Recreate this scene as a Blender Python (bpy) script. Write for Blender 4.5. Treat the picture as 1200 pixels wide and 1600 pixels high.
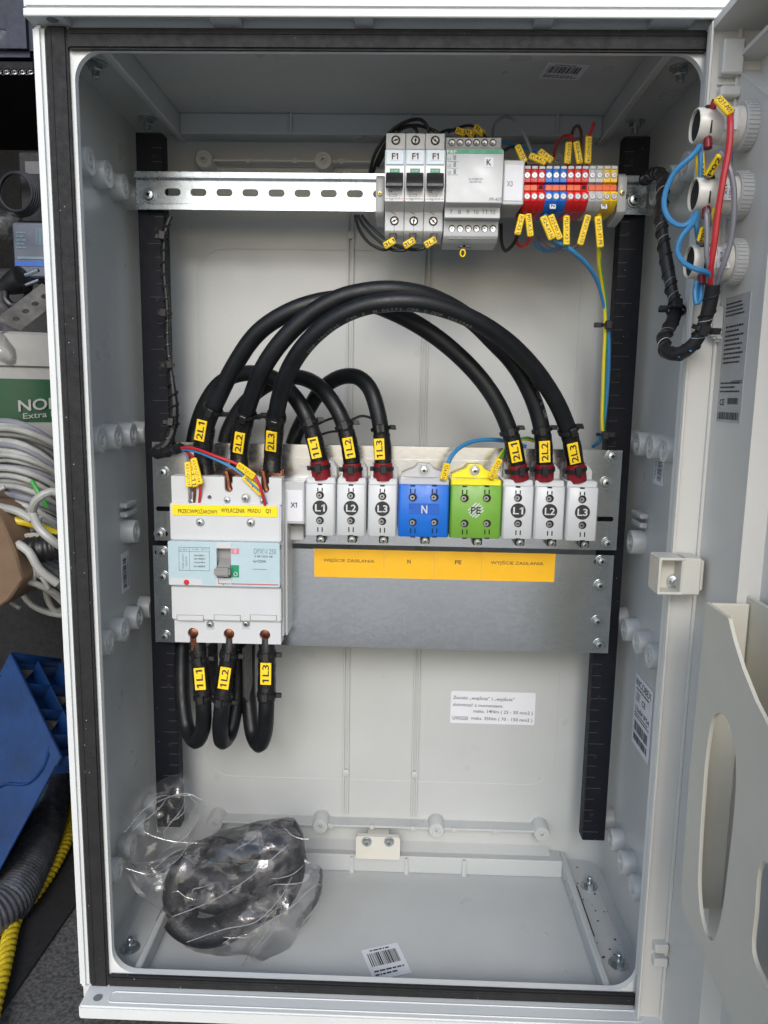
import bpy, bmesh, math, random
from mathutils import Vector, Matrix, noise
random.seed(7)
S = bpy.context.scene
for o in list(bpy.data.objects): bpy.data.objects.remove(o)
COL = S.collection
# ------------------------------------------------------------------ camera
F = 1181.6; CAM = Vector((.0217, -.6112, .1344)); PITCH, YAW, ROLL = -.15228, .02616, -.01656
RZ = Matrix.Rotation(YAW, 3, 'Z'); RX = Matrix.Rotation(PITCH, 3, 'X'); RY = Matrix.Rotation(ROLL, 3, 'Y')
RC = RZ @ RX @ RY
cd = bpy.data.cameras.new('camera'); cam = bpy.data.objects.new('camera', cd); COL.objects.link(cam)
cd.sensor_fit = 'VERTICAL'; cd.sensor_height = 24; cd.lens = F / 1600 * 24; cd.clip_start = .01; cd.clip_end = 500
cam.matrix_world = Matrix.Translation(CAM) @ (RC @ Matrix.Rotation(math.pi / 2, 3, 'X')).to_4x4()
S.camera = cam
# ------------------------------------------------------------------ world, sun, exposure
SUN_EL, SUN_AZ = 31, 1          # from above the camera's shoulder
w = bpy.data.worlds.new('World'); S.world = w; w.use_nodes = True
wn = w.node_tree; wn.nodes.clear()
sky = wn.nodes.new('ShaderNodeTexSky'); sky.sky_type = 'NISHITA'; sky.sun_disc = False
sky.sun_elevation = math.radians(SUN_EL); sky.sun_rotation = math.radians(180 + SUN_AZ)
sky.air_density = 1.0; sky.dust_density = 1.3; sky.ozone_density = 1.0
bg = wn.nodes.new('ShaderNodeBackground'); bg.inputs[1].default_value = .15
wo = wn.nodes.new('ShaderNodeOutputWorld'); wn.links.new(sky.outputs[0], bg.inputs[0]); wn.links.new(bg.outputs[0], wo.inputs[0])
sd = bpy.data.lights.new('sun', 'SUN'); sd.energy = 1.1; sd.angle = math.radians(20); sd.color = (1, .998, .99)
sun = bpy.data.objects.new('sun', sd); COL.objects.link(sun)
dv = Vector((math.sin(math.radians(SUN_AZ)) * math.cos(math.radians(SUN_EL)), -math.cos(math.radians(SUN_AZ)) * math.cos(math.radians(SUN_EL)), math.sin(math.radians(SUN_EL))))
sun.rotation_euler = dv.to_track_quat('Z', 'Y').to_euler()
S.view_settings.view_transform = 'Standard'; S.view_settings.look = 'None'
S.view_settings.exposure = .56; S.view_settings.gamma = 1
S.render.engine = 'CYCLES'
S.cycles.max_bounces = 10; S.cycles.transparent_max_bounces = 24
# ------------------------------------------------------------------ projection helpers: a photo direction met with a real plane
def ray(u, v): return RC @ Vector(((u - 600) / F, 1, -(v - 800) / F))
def P(u, v, Y): d = ray(u, v); return CAM + d * ((Y - CAM.y) / d.y)
def PX(u, v, X): d = ray(u, v); return CAM + d * ((X - CAM.x) / d.x)
def PZ(u, v, Z): d = ray(u, v); return CAM + d * ((Z - CAM.z) / d.z)
def ppm(u, v, Y):            # metres per photo pixel at that place
    return (P(u, v, Y) - CAM).dot(RC @ Vector((0, 1, 0))) / F
# ------------------------------------------------------------------ materials
MATS = {}
def mat(name, col, rough=.5, metal=0, var=.06, scale=60, bump=0, bscale=400, spec=.5, alpha=None, coat=0):
    m = bpy.data.materials.new(name); m.use_nodes = True; nt = m.node_tree; b = nt.nodes['Principled BSDF']
    tc = nt.nodes.new('ShaderNodeTexCoord')
    n = nt.nodes.new('ShaderNodeTexNoise'); n.inputs['Scale'].default_value = scale; n.inputs['Detail'].default_value = 4
    nt.links.new(tc.outputs['Object'], n.inputs['Vector'])
    r = nt.nodes.new('ShaderNodeMapRange'); r.inputs[3].default_value = 1 - var; r.inputs[4].default_value = 1 + var
    r.inputs[1].default_value = .3; r.inputs[2].default_value = .7
    nt.links.new(n.outputs[0], r.inputs[0])
    h = nt.nodes.new('ShaderNodeHueSaturation'); h.inputs['Color'].default_value = (*col, 1)
    nt.links.new(r.outputs[0], h.inputs['Value']); nt.links.new(h.outputs[0], b.inputs['Base Color'])
    r2 = nt.nodes.new('ShaderNodeMapRange'); r2.inputs[1].default_value = .3; r2.inputs[2].default_value = .7
    r2.inputs[3].default_value = max(.02, rough - .07); r2.inputs[4].default_value = min(1, rough + .09)
    n2 = nt.nodes.new('ShaderNodeTexNoise'); n2.inputs['Scale'].default_value = scale * 2.7; n2.inputs['Detail'].default_value = 3
    nt.links.new(tc.outputs['Object'], n2.inputs['Vector'])
    nt.links.new(n2.outputs[0], r2.inputs[0]); nt.links.new(r2.outputs[0], b.inputs['Roughness'])
    b.inputs['Metallic'].default_value = metal; b.inputs['Specular IOR Level'].default_value = spec
    b.inputs['Coat Weight'].default_value = coat; b.inputs['Coat Roughness'].default_value = .12
    if bump:
        n3 = nt.nodes.new('ShaderNodeTexNoise'); n3.inputs['Scale'].default_value = bscale; n3.inputs['Detail'].default_value = 3
        nt.links.new(tc.outputs['Object'], n3.inputs['Vector'])
        bp = nt.nodes.new('ShaderNodeBump'); bp.inputs['Strength'].default_value = bump; bp.inputs['Distance'].default_value = .001
        nt.links.new(n3.outputs[0], bp.inputs['Height']); nt.links.new(bp.outputs[0], b.inputs['Normal'])
    if alpha is not None: b.inputs['Alpha'].default_value = alpha
    MATS[name] = m; return m
def specks(m, col, scale, thr):     # scattered small marks of another colour
    nt = m.node_tree; b = nt.nodes['Principled BSDF']; l = b.inputs['Base Color'].links[0]; src = l.from_socket
    tc = nt.nodes.new('ShaderNodeTexCoord'); v = nt.nodes.new('ShaderNodeTexVoronoi'); v.inputs['Scale'].default_value = scale
    nt.links.new(tc.outputs['Object'], v.inputs['Vector'])
    c = nt.nodes.new('ShaderNodeMath'); c.operation = 'LESS_THAN'; c.inputs[1].default_value = thr; nt.links.new(v.outputs['Distance'], c.inputs[0])
    n = nt.nodes.new('ShaderNodeTexNoise'); n.inputs['Scale'].default_value = scale * .23; nt.links.new(tc.outputs['Object'], n.inputs['Vector'])
    g = nt.nodes.new('ShaderNodeMath'); g.operation = 'GREATER_THAN'; g.inputs[1].default_value = .55; nt.links.new(n.outputs[0], g.inputs[0])
    p = nt.nodes.new('ShaderNodeMath'); p.operation = 'MULTIPLY'; nt.links.new(c.outputs[0], p.inputs[0]); nt.links.new(g.outputs[0], p.inputs[1])
    x = nt.nodes.new('ShaderNodeMix'); x.data_type = 'RGBA'; nt.links.new(p.outputs[0], x.inputs[0]); nt.links.new(src, x.inputs[6]); x.inputs[7].default_value = (*col, 1)
    nt.links.new(x.outputs[2], b.inputs['Base Color'])
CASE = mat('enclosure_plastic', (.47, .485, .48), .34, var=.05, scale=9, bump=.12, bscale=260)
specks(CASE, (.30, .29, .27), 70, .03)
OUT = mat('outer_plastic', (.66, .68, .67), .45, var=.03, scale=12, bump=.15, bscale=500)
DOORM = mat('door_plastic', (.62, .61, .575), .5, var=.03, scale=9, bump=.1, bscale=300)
POCK = mat('pocket_plastic', (.62, .595, .51), .5, var=.03, scale=14)
BEIGE = mat('beige_plastic', (.60, .59, .53), .4, var=.03)
GASK = mat('black_foam_gasket', (.011, .011, .012), .75, var=.25, scale=60, bump=.5, bscale=600)
specks(GASK, (.32, .32, .32), 150, .07)
RAIL = mat('black_rail', (.006, .007, .012), .6, var=.15, scale=60, spec=.25)
specks(RAIL, (.3, .3, .3), 120, .05)
MARK = mat('worn_mark', (.05, .05, .055), .6)
WHITE2 = mat('breaker_white_plastic', (.72, .735, .745), .36, var=.02, scale=40)
RELAY = mat('relay_grey_plastic', (.53, .55, .555), .4, var=.02, scale=40)
BLACK = mat('black_plastic', (.012, .012, .013), .42, var=.15)
CABLE = mat('black_cable_sheath', (.007, .008, .010), .42, var=.3, scale=45, bump=.25, bscale=900, spec=.4)
SLEEVE = mat('shrink_sleeve', (.010, .010, .011), .25, var=.2, scale=90, bump=.3, bscale=300)
WHITE = mat('white_device_plastic', (.56, .575, .585), .38, var=.02, scale=40)
GREY = mat('grey_device_plastic', (.48, .49, .49), .42, var=.02, scale=40)
LGREY = mat('light_grey_device_plastic', (.48, .49, .50), .4, var=.02, scale=40)
DGREY = mat('dark_grey_plastic', (.20, .20, .20), .45)
TGREY = mat('toggle_grey', (.27, .26, .25), .4)
INK = mat('ink', (.02, .02, .022), .6, var=0)
INKG = mat('grey_ink', (.20, .22, .24), .6, var=0)
INKB = mat('blue_grey_ink', (.16, .24, .30), .6, var=0)
PAPER = mat('paper_white', (.68, .69, .73), .5, var=.02)
YEL = mat('yellow_label', (.92, .62, .010), .45, var=.03)
YELO = mat('orange_yellow_label', (.84, .45, .008), .42, var=.03)
YBR = mat('bright_yellow_label', (.88, .68, .0), .4, var=.03)
RED = mat('red_insulation', (.50, .022, .030), .38)
DRED = mat('dark_red_sleeve', (.19, .008, .016), .35)
BLUEW = mat('blue_insulation', (.035, .20, .42), .38)
YELW = mat('yellow_insulation', (.72, .55, .02), .38)
GREW = mat('green_insulation', (.05, .28, .05), .38)
GRYW = mat('grey_insulation', (.20, .20, .23), .4)
BRNW = mat('brown_insulation', (.11, .035, .02), .4)
TBLUE = mat('blue_block', (.010, .14, .58), .38)
TBLUE2 = mat('blue_block_label', (.008, .10, .46), .3)
TGREEN = mat('green_block', (.16, .36, .045), .38)
TYEL = mat('yellow_block', (.82, .70, .02), .38)
TRED = mat('red_terminal', (.62, .012, .018), .38)
ORANGE = mat('orange_bridge', (.70, .10, .02), .4)
GRNP = mat('green_print', (.01, .26, .13), .4)
PINK = mat('pink_red_print', (.62, .22, .28), .4)
REDP = mat('red_print', (.55, .03, .05), .4)
COPPER = mat('copper', (.24, .10, .06), .35, 1, var=.25, scale=300, bump=.3)
ZINC = mat('zinc_screw', (.50, .54, .56), .30, 1, var=.15, scale=400)
DMETAL = mat('dark_steel', (.35, .35, .36), .35, 1, var=.2, scale=200)  # darker steel for clamp screws and chain links
SKYB = mat('breaker_face_cover', (.44, .57, .61), .12, var=.03, coat=.6)
LBLUE = mat('pale_blue_window', (.50, .62, .70), .12, var=.03, coat=.5)
HOLE = mat('dark_recess', (.012, .012, .012), .8, var=0)
CARD = mat('cardboard', (.15, .095, .055), .8, var=.15, scale=30, bump=.3)
CRATE = mat('blue_crate_plastic', (.003, .026, .105), .36, var=.3, scale=25, bump=.2)
ROPE = mat('yellow_rope', (.62, .45, .01), .55, var=.25, scale=200, bump=.8, bscale=1500)
BUCK = mat('white_bucket', (.27, .27, .26), .4, var=.08)
BGREEN = mat('green_bucket_print', (.0, .05, .016), .4)
WCAB = mat('white_cable', (.34, .34, .32), .45, var=.2, scale=25)
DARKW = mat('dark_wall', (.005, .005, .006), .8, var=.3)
SHELFM = mat('dark_blue_bin', (.008, .012, .035), .5, var=.3)
BOUNCE = mat('bounce_concrete', (.38, .365, .335), .8, var=.15, scale=3)
MATB = mat('rubber_mat', (.014, .014, .015), .8, var=.25, scale=150, bump=.6, bscale=900)
FLOORM = mat('speckled_floor', (.085, .083, .080), .85, var=.6, scale=260, bump=.6, bscale=700)
def galv(name, c0, c1, rlo, rhi):
    m = bpy.data.materials.new(name); m.use_nodes = True; nt = m.node_tree; b = nt.nodes['Principled BSDF']; b.inputs['Metallic'].default_value = 1
    tc = nt.nodes.new('ShaderNodeTexCoord'); v = nt.nodes.new('ShaderNodeTexVoronoi'); v.inputs['Scale'].default_value = 210
    mp = nt.nodes.new('ShaderNodeMapping'); mp.inputs['Scale'].default_value = (1, .02, 1.6)
    nt.links.new(tc.outputs['Object'], mp.inputs[0]); nt.links.new(mp.outputs[0], v.inputs['Vector'])
    n = nt.nodes.new('ShaderNodeTexNoise'); n.inputs['Scale'].default_value = 14; n.inputs['Detail'].default_value = 6; nt.links.new(tc.outputs['Object'], n.inputs['Vector'])
    st = nt.nodes.new('ShaderNodeTexNoise'); st.inputs['Scale'].default_value = 90; mp2 = nt.nodes.new('ShaderNodeMapping'); mp2.inputs['Scale'].default_value = (8, 1, .25)
    nt.links.new(tc.outputs['Object'], mp2.inputs[0]); nt.links.new(mp2.outputs[0], st.inputs['Vector'])
    a = nt.nodes.new('ShaderNodeMath'); a.operation = 'MULTIPLY_ADD'; a.inputs[1].default_value = .35
    sp = nt.nodes.new('ShaderNodeSeparateColor'); nt.links.new(v.outputs['Color'], sp.inputs[0])
    nt.links.new(sp.outputs[0], a.inputs[0])
    a2 = nt.nodes.new('ShaderNodeMath'); a2.operation = 'MULTIPLY_ADD'; a2.inputs[1].default_value = .3; nt.links.new(st.outputs[0], a2.inputs[0]); nt.links.new(n.outputs[0], a2.inputs[2])
    nt.links.new(a2.outputs[0], a.inputs[2])
    cr = nt.nodes.new('ShaderNodeMapRange'); cr.inputs[1].default_value = .35; cr.inputs[2].default_value = 1.05; cr.inputs[3].default_value = 0; cr.inputs[4].default_value = 1
    nt.links.new(a.outputs[0], cr.inputs[0])
    x = nt.nodes.new('ShaderNodeMix'); x.data_type = 'RGBA'; x.inputs[6].default_value = (*c0, 1); x.inputs[7].default_value = (*c1, 1); nt.links.new(cr.outputs[0], x.inputs[0])
    nt.links.new(x.outputs[2], b.inputs['Base Color'])
    rr = nt.nodes.new('ShaderNodeMapRange'); rr.inputs[3].default_value = rhi; rr.inputs[4].default_value = rlo; nt.links.new(cr.outputs[0], rr.inputs[0]); nt.links.new(rr.outputs[0], b.inputs['Roughness'])
    bp = nt.nodes.new('ShaderNodeBump'); bp.inputs['Strength'].default_value = .03; bp.inputs['Distance'].default_value = .001
    nt.links.new(sp.outputs[1], bp.inputs['Height']); nt.links.new(bp.outputs[0], b.inputs['Normal'])
    return m
GALV = galv('galvanised_sheet', (.52, .55, .57), (.72, .75, .77), .17, .28)
RAILZ = galv('zinc_plated_rail', (.40, .45, .48), (.56, .61, .65), .22, .34)
def film(name, tint, refl, white):
    m = bpy.data.materials.new(name); m.use_nodes = True; nt = m.node_tree; nt.nodes.clear()
    out = nt.nodes.new('ShaderNodeOutputMaterial'); tr = nt.nodes.new('ShaderNodeBsdfTransparent'); tr.inputs[0].default_value = (*tint, 1)
    gl = nt.nodes.new('ShaderNodeBsdfGlossy'); gl.inputs['Roughness'].default_value = .08; gl.inputs[0].default_value = (1, 1, 1, 1)
    df = nt.nodes.new('ShaderNodeBsdfDiffuse'); df.inputs[0].default_value = (.8, .8, .82, 1)
    fr = nt.nodes.new('ShaderNodeFresnel'); fr.inputs[0].default_value = 1.5
    tc = nt.nodes.new('ShaderNodeTexCoord'); n = nt.nodes.new('ShaderNodeTexNoise'); n.inputs['Scale'].default_value = 38; n.inputs['Detail'].default_value = 6; n.inputs['Distortion'].default_value = 2.0
    nt.links.new(tc.outputs['Object'], n.inputs['Vector'])
    bp = nt.nodes.new('ShaderNodeBump'); bp.inputs['Strength'].default_value = .5; bp.inputs['Distance'].default_value = .002; nt.links.new(n.outputs[0], bp.inputs['Height'])
    for q in (gl, fr): nt.links.new(bp.outputs[0], q.inputs['Normal'])
    vo = nt.nodes.new('ShaderNodeTexVoronoi'); vo.feature = 'DISTANCE_TO_EDGE'; vo.inputs['Scale'].default_value = 17
    vm = nt.nodes.new('ShaderNodeVectorMath'); vm.operation = 'MULTIPLY_ADD'; vm.inputs[1].default_value = (.035, .035, .035); nt.links.new(n.outputs[1], vm.inputs[0]); nt.links.new(tc.outputs['Object'], vm.inputs[2]); nt.links.new(vm.outputs[0], vo.inputs['Vector'])
    cm = nt.nodes.new('ShaderNodeMapRange'); cm.inputs[1].default_value = .0; cm.inputs[2].default_value = .09; cm.inputs[3].default_value = .10; cm.inputs[4].default_value = white; nt.links.new(vo.outputs[0], cm.inputs[0])
    mu = nt.nodes.new('ShaderNodeMath'); mu.operation = 'MULTIPLY_ADD'; mu.inputs[1].default_value = refl; mu.inputs[2].default_value = .02; nt.links.new(fr.outputs[0], mu.inputs[0]); mu.use_clamp = True
    m1 = nt.nodes.new('ShaderNodeMixShader'); nt.links.new(cm.outputs[0], m1.inputs[0]); nt.links.new(tr.outputs[0], m1.inputs[1]); nt.links.new(df.outputs[0], m1.inputs[2])
    m2 = nt.nodes.new('ShaderNodeMixShader'); nt.links.new(mu.outputs[0], m2.inputs[0]); nt.links.new(m1.outputs[0], m2.inputs[1]); nt.links.new(gl.outputs[0], m2.inputs[2])
    nt.links.new(m2.outputs[0], out.inputs[0]); return m
FILM = film('clear_bag_film', (.975, .975, .98), .7, .02)
FOLD_GLINT = film('film_fold_glint', (.97, .97, .97), 1.2, .15)
WINDOW = film('clear_cover', (.97, .98, 1), 1.0, .01)
# ------------------------------------------------------------------ geometry helpers
def nb(): return bmesh.new()
def merge(dst, src, M=None):
    mp = {}
    for v in src.verts: mp[v] = dst.verts.new(M @ v.co if M else v.co)
    for f in src.faces:
        try: dst.faces.new([mp[v] for v in f.verts])
        except ValueError: pass
    src.free(); return dst
def box(bm, x0, x1, y0, y1, z0, z1, bev=0, seg=2, M=None):
    t = nb(); bmesh.ops.create_cube(t, size=1)
    for v in t.verts: v.co = Vector(((x0 + x1) / 2 + v.co.x * (x1 - x0), (y0 + y1) / 2 + v.co.y * (y1 - y0), (z0 + z1) / 2 + v.co.z * (z1 - z0)))
    if bev: bmesh.ops.bevel(t, geom=t.edges[:], offset=min(bev, abs(x1 - x0) * .45, abs(y1 - y0) * .45, abs(z1 - z0) * .45), segments=seg, affect='EDGES', clamp_overlap=True)
    merge(bm, t, M); return bm
def prism(bm, pts, x0, x1, bev=0, axis='x'):      # polygon (Y,Z) swept in X, or (X,Z) swept in Y, or (X,Y) swept in Z
    t = nb()
    def mk(p, a): return {'x': (a, p[0], p[1]), 'y': (p[0], a, p[1]), 'z': (p[0], p[1], a)}[axis]
    A = [t.verts.new(mk(p, x0)) for p in pts]; Bv = [t.verts.new(mk(p, x1)) for p in pts]; n = len(pts)
    t.faces.new(A); t.faces.new(Bv[::-1])
    for i in range(n): t.faces.new([A[i], Bv[i], Bv[(i + 1) % n], A[(i + 1) % n]])
    bmesh.ops.recalc_face_normals(t, faces=t.faces[:])
    if bev: bmesh.ops.bevel(t, geom=t.edges[:], offset=bev, segments=1, affect='EDGES', clamp_overlap=True)
    merge(bm, t); return bm
def lathe(bm, prof, M=None, n=24, cap=True):      # prof: (radius, height) about local z
    t = nb(); rings = []
    for r, h in prof:
        rings.append([t.verts.new((r * math.cos(2 * math.pi * i / n), r * math.sin(2 * math.pi * i / n), h)) for i in range(n)])
    for a, b in zip(rings, rings[1:]):
        for i in range(n): t.faces.new([a[i], a[(i + 1) % n], b[(i + 1) % n], b[i]])
    if cap:
        if prof[0][0] > 1e-6: t.faces.new(rings[0][::-1])
        if prof[-1][0] > 1e-6: t.faces.new(rings[-1])
    merge(bm, t, M); return bm
def frame(o, z, x=None):                          # matrix with local z along z
    z = Vector(z).normalized(); x = Vector(x) if x else (Vector((1, 0, 0)) if abs(z.x) < .9 else Vector((0, 0, 1)))
    x = (x - z * x.dot(z)).normalized(); y = z.cross(x)
    return Matrix.Translation(Vector(o)) @ Matrix((x, y, z)).transposed().to_4x4()
def spline(pts, step=.006):
    pts = [Vector(p) for p in pts]; out = []
    q = [pts[0] * 2 - pts[1]] + pts + [pts[-1] * 2 - pts[-2]]
    for i in range(1, len(q) - 2):
        p0, p1, p2, p3 = q[i - 1:i + 3]; n = max(2, int((p2 - p1).length / step))
        # centripetal Catmull-Rom
        t0 = 0; t1 = t0 + max(1e-5, (p1 - p0).length ** .5); t2 = t1 + max(1e-5, (p2 - p1).length ** .5); t3 = t2 + max(1e-5, (p3 - p2).length ** .5)
        for k in range(n):
            t = t1 + (t2 - t1) * k / n
            a1 = p0 * ((t1 - t) / (t1 - t0)) + p1 * ((t - t0) / (t1 - t0)); a2 = p1 * ((t2 - t) / (t2 - t1)) + p2 * ((t - t1) / (t2 - t1)); a3 = p2 * ((t3 - t) / (t3 - t2)) + p3 * ((t - t2) / (t3 - t2))
            b1 = a1 * ((t2 - t) / (t2 - t0)) + a2 * ((t - t0) / (t2 - t0)); b2 = a2 * ((t3 - t) / (t3 - t1)) + a3 * ((t - t1) / (t3 - t1))
            out.append(b1 * ((t2 - t) / (t2 - t1)) + b2 * ((t - t1) / (t2 - t1)))
    out.append(pts[-1]); return out
def tube(bm, path, r, n=12, caps=True):
    path = [Vector(p) for p in path]; t = nb(); rings = []; N = None
    for i, p in enumerate(path):
        T = (path[min(i + 1, len(path) - 1)] - path[max(i - 1, 0)]).normalized()
        if N is None: N = Vector((0, -1, 0)) if abs(T.y) < .9 else Vector((1, 0, 0))
        N = (N - T * N.dot(T)).normalized(); Bn = T.cross(N); rr = r(i / (len(path) - 1)) if callable(r) else r
        rings.append([t.verts.new(p + (N * math.cos(2 * math.pi * k / n) + Bn * math.sin(2 * math.pi * k / n)) * rr) for k in range(n)])
    for a, b in zip(rings, rings[1:]):
        for k in range(n): t.faces.new([a[k], a[(k + 1) % n], b[(k + 1) % n], b[k]])
    if caps: t.faces.new(rings[0][::-1]); t.faces.new(rings[-1])
    merge(bm, t); return bm
def rrect(x0, x1, z0, z1, r, n=5):
    out = []
    for cx, cz, a in ((x1 - r, z1 - r, 0), (x0 + r, z1 - r, 90), (x0 + r, z0 + r, 180), (x1 - r, z0 + r, 270)):
        for k in range(n + 1): t = math.radians(a + 90 * k / n); out.append((cx + r * math.cos(t), cz + r * math.sin(t)))
    return out
def circ(x, z, r, n=20): return [(x + r * math.cos(2 * math.pi * k / n), z + r * math.sin(2 * math.pi * k / n)) for k in range(n)]
def sheet(bm, outline, holes, y0, y1, M=None):    # flat plate in XZ with real holes, from y0 (front) to y1
    c = bpy.data.curves.new('c', 'CURVE'); c.dimensions = '2D'; c.fill_mode = 'BOTH'; c.extrude = abs(y1 - y0) / 2
    for poly in [outline] + holes:
        s = c.splines.new('POLY'); s.points.add(len(poly) - 1); s.use_cyclic_u = True
        for i, p in enumerate(poly): s.points[i].co = (p[0], p[1], 0, 1)
    o = bpy.data.objects.new('c', c); me = bpy.data.meshes.new_from_object(o); t = nb(); t.from_mesh(me)
    bpy.data.objects.remove(o); bpy.data.curves.remove(c); bpy.data.meshes.remove(me)
    bmesh.ops.remove_doubles(t, verts=t.verts[:], dist=1e-6)
    ym = (y0 + y1) / 2
    for v in t.verts: v.co = Vector((v.co.x, ym - v.co.z, v.co.y))
    merge(bm, t, M); return bm
# ------------------------------------------------------------------ objects
ORG = {}
def thing(name, label, cat, loc=(0, 0, 0), group=None):
    o = bpy.data.objects.new(name, None); COL.objects.link(o); o.location = loc; o.empty_display_size = .01
    o['label'] = label; o['category'] = cat
    if group: o['group'] = group
    ORG[o] = Vector(loc); return o
def obj(name, bm, m, parent=None, label=None, cat=None, group=None, kind=None, smooth=35, loc=None):
    org = ORG.get(parent, Vector()) if parent else (Vector(loc) if loc is not None else Vector())
    bmesh.ops.recalc_face_normals(bm, faces=bm.faces[:])
    if org.length: bmesh.ops.translate(bm, verts=bm.verts[:], vec=-org)
    me = bpy.data.meshes.new(name); bm.to_mesh(me); bm.free()
    me.shade_smooth(); me.set_sharp_from_angle(angle=math.radians(smooth))
    me.materials.append(m); o = bpy.data.objects.new(name, me); COL.objects.link(o)
    if parent: o.parent = parent
    else: o.location = org
    ORG[o] = org
    for k, v in (('label', label), ('category', cat), ('group', group), ('kind', kind)):
        if v: o[k] = v
    return o
TXT = {}
def rawtxt(s, off):
    c = bpy.data.curves.new('t', 'FONT'); c.body = s; c.offset = off; c.size = 1; c.resolution_u = 3
    o = bpy.data.objects.new('t', c); me = bpy.data.meshes.new_from_object(o)
    r = [v.co[:] for v in me.vertices], [tuple(p.vertices) for p in me.polygons]
    bpy.data.objects.remove(o); bpy.data.curves.remove(c); bpy.data.meshes.remove(me); return r
def txtbm(s):
    if s not in TXT:
        off = .016 if len(s) < 5 else (.006 if len(s) < 13 else .004)
        vs, fs = rawtxt(s, off)
        if len(s) < 14:                                # the figure 1 gets the flag it has in the labels' lettering
            for k, ch in enumerate(s):
                if ch == '1':
                    xr = max(v[0] for v in rawtxt(s[:k + 1], off)[0]); yt = max(v[1] for v in rawtxt('1', off)[0]); b = len(vs)
                    vs = vs + [(xr - .045, yt, 0), (xr - .125, yt, 0), (xr - .27, yt - .15, 0), (xr - .27, yt - .24, 0), (xr - .06, yt - .12, 0)]; fs = fs + [(b, b + 1, b + 2, b + 3, b + 4)]
        xs = [v[0] for v in vs] or [0]; ys = [v[1] for v in vs] or [0]
        TXT[s] = (vs, fs, min(xs), max(xs), min(ys), max(ys))
    return TXT[s]
def addtxt(bm, s, o, xd, yd, width=None, height=None):   # centred at o; width/height in metres of the bounding box
    vs, fs, x0, x1, y0, y1 = txtbm(s); xd = Vector(xd).normalized(); yd = Vector(yd).normalized()
    sx = sy = None
    if height: sy = height / (y1 - y0)
    if width: sx = width / (x1 - x0)
    sx = sx or sy; sy = sy or sx
    vv = [bm.verts.new(Vector(o) + xd * ((v[0] - (x0 + x1) / 2) * sx) + yd * ((v[1] - (y0 + y1) / 2) * sy)) for v in vs]
    for f in fs:
        try: bm.faces.new([vv[i] for i in f])
        except ValueError: pass
    return bm
def ptxt(bm, s, u, v, Y, wpx=None, hpx=None, ang=0):      # text on a plane facing the front at depth Y
    k = ppm(u, v, Y); a = math.radians(ang)
    return addtxt(bm, s, P(u, v, Y), (math.cos(a), 0, math.sin(a)), (-math.sin(a), 0, math.cos(a)), wpx * k if wpx else None, hpx * k if hpx else None)
def lines(bm, o, xd, yd, w, h, rows, seed, fill=.7):      # rows of small print as strokes
    rn = random.Random(seed); xd = Vector(xd).normalized(); yd = Vector(yd).normalized(); o = Vector(o)
    for r in range(rows):
        y = h / 2 - (r + .5) * h / rows; x = -w / 2; hh = h / rows * .42
        while x < w / 2 * (rn.uniform(.3, 1)):
            l = rn.uniform(.8, 3) * hh
            p = [o + xd * a + yd * b for a, b in ((x, y - hh / 2), (min(x + l, w / 2), y - hh / 2), (min(x + l, w / 2), y + hh / 2), (x, y + hh / 2))]
            bm.faces.new([bm.verts.new(q) for q in p]); x += l + hh * .5
    return bm
def bars(bm, o, xd, yd, w, h, seed):
    rn = random.Random(seed); xd = Vector(xd).normalized(); yd = Vector(yd).normalized(); o = Vector(o); x = -w / 2; u = w / 60
    while x < w / 2 - 2 * u:
        l = u * rn.choice((1, 1, 2, 3)); p = [o + xd * a + yd * b for a, b in ((x, -h / 2), (x + l, -h / 2), (x + l, h / 2), (x, h / 2))]
        bm.faces.new([bm.verts.new(q) for q in p]); x += l + u * rn.choice((1, 1, 2))
    return bm
def quad(bm, pts): bm.faces.new([bm.verts.new(p) for p in pts]); return bm
def slab(bm, o, xd, yd, w, h, t, bev=0):                  # thin plate centred at o, thickness t along the normal towards the viewer
    xd = Vector(xd).normalized(); yd = Vector(yd).normalized(); n = xd.cross(yd)
    M = Matrix.Translation(Vector(o)) @ Matrix((xd, yd, n)).transposed().to_4x4()
    return box(bm, -w / 2, w / 2, -h / 2, h / 2, -t / 2, t / 2, bev, 1, M)
FR = Vector((0, -1, 0))
def screw(parent, o, r, name='screw', n=FR, m=None, washer=1.35, slot=True, label=None):
    n = Vector(n).normalized(); M = frame(o, n); bm = nb()
    if washer: lathe(bm, [(r * washer, 0), (r * washer, r * .18), (r * washer * .95, r * .26), (r * 1.10, r * .26), (r * 1.06, r * .12), (r * 1.0, r * .12)], M, 24, True)
    a = random.uniform(0, 90)
    lathe(bm, [(r, r * .12), (r, r * .50), (r * .86, r * .72), (r * .34, r * .8)], M, 20, False)
    lathe(bm, [(r * .34, r * .8), (r * .14, r * .5), (0, r * .48)], M @ Matrix.Rotation(math.radians(a), 4, 'Z'), 4, False)
    o2 = obj(name, bm, m or ZINC, parent, label)
    b2 = nb()
    for k in range(2): box(b2, -r * .44, r * .44, -r * .08, r * .08, r * .79, r * .82, 0, 1, M @ Matrix.Rotation(math.radians(a + 90 * k), 4, 'Z'))
    if parent and not parent.parent:
        q = obj('cross_recess', b2, HOLE, o2)
    else: b2.free()
    return o2
def bolt(parent, o, n, r=.006):
    n = Vector(n).normalized(); M = frame(o, n); bm = nb()
    lathe(bm, [(r * 1.5, 0), (r * 1.5, .001), (r * .9, .001)], M, 24)
    lathe(bm, [(r * .92, .001), (r * .92, .0055), (r * .8, .006)], M, 6)
    lathe(bm, [(r * .5, .006), (r * .5, .011), (r * .4, .0118)], M, 14)
    return obj('bolt', bm, ZINC, parent)
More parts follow.
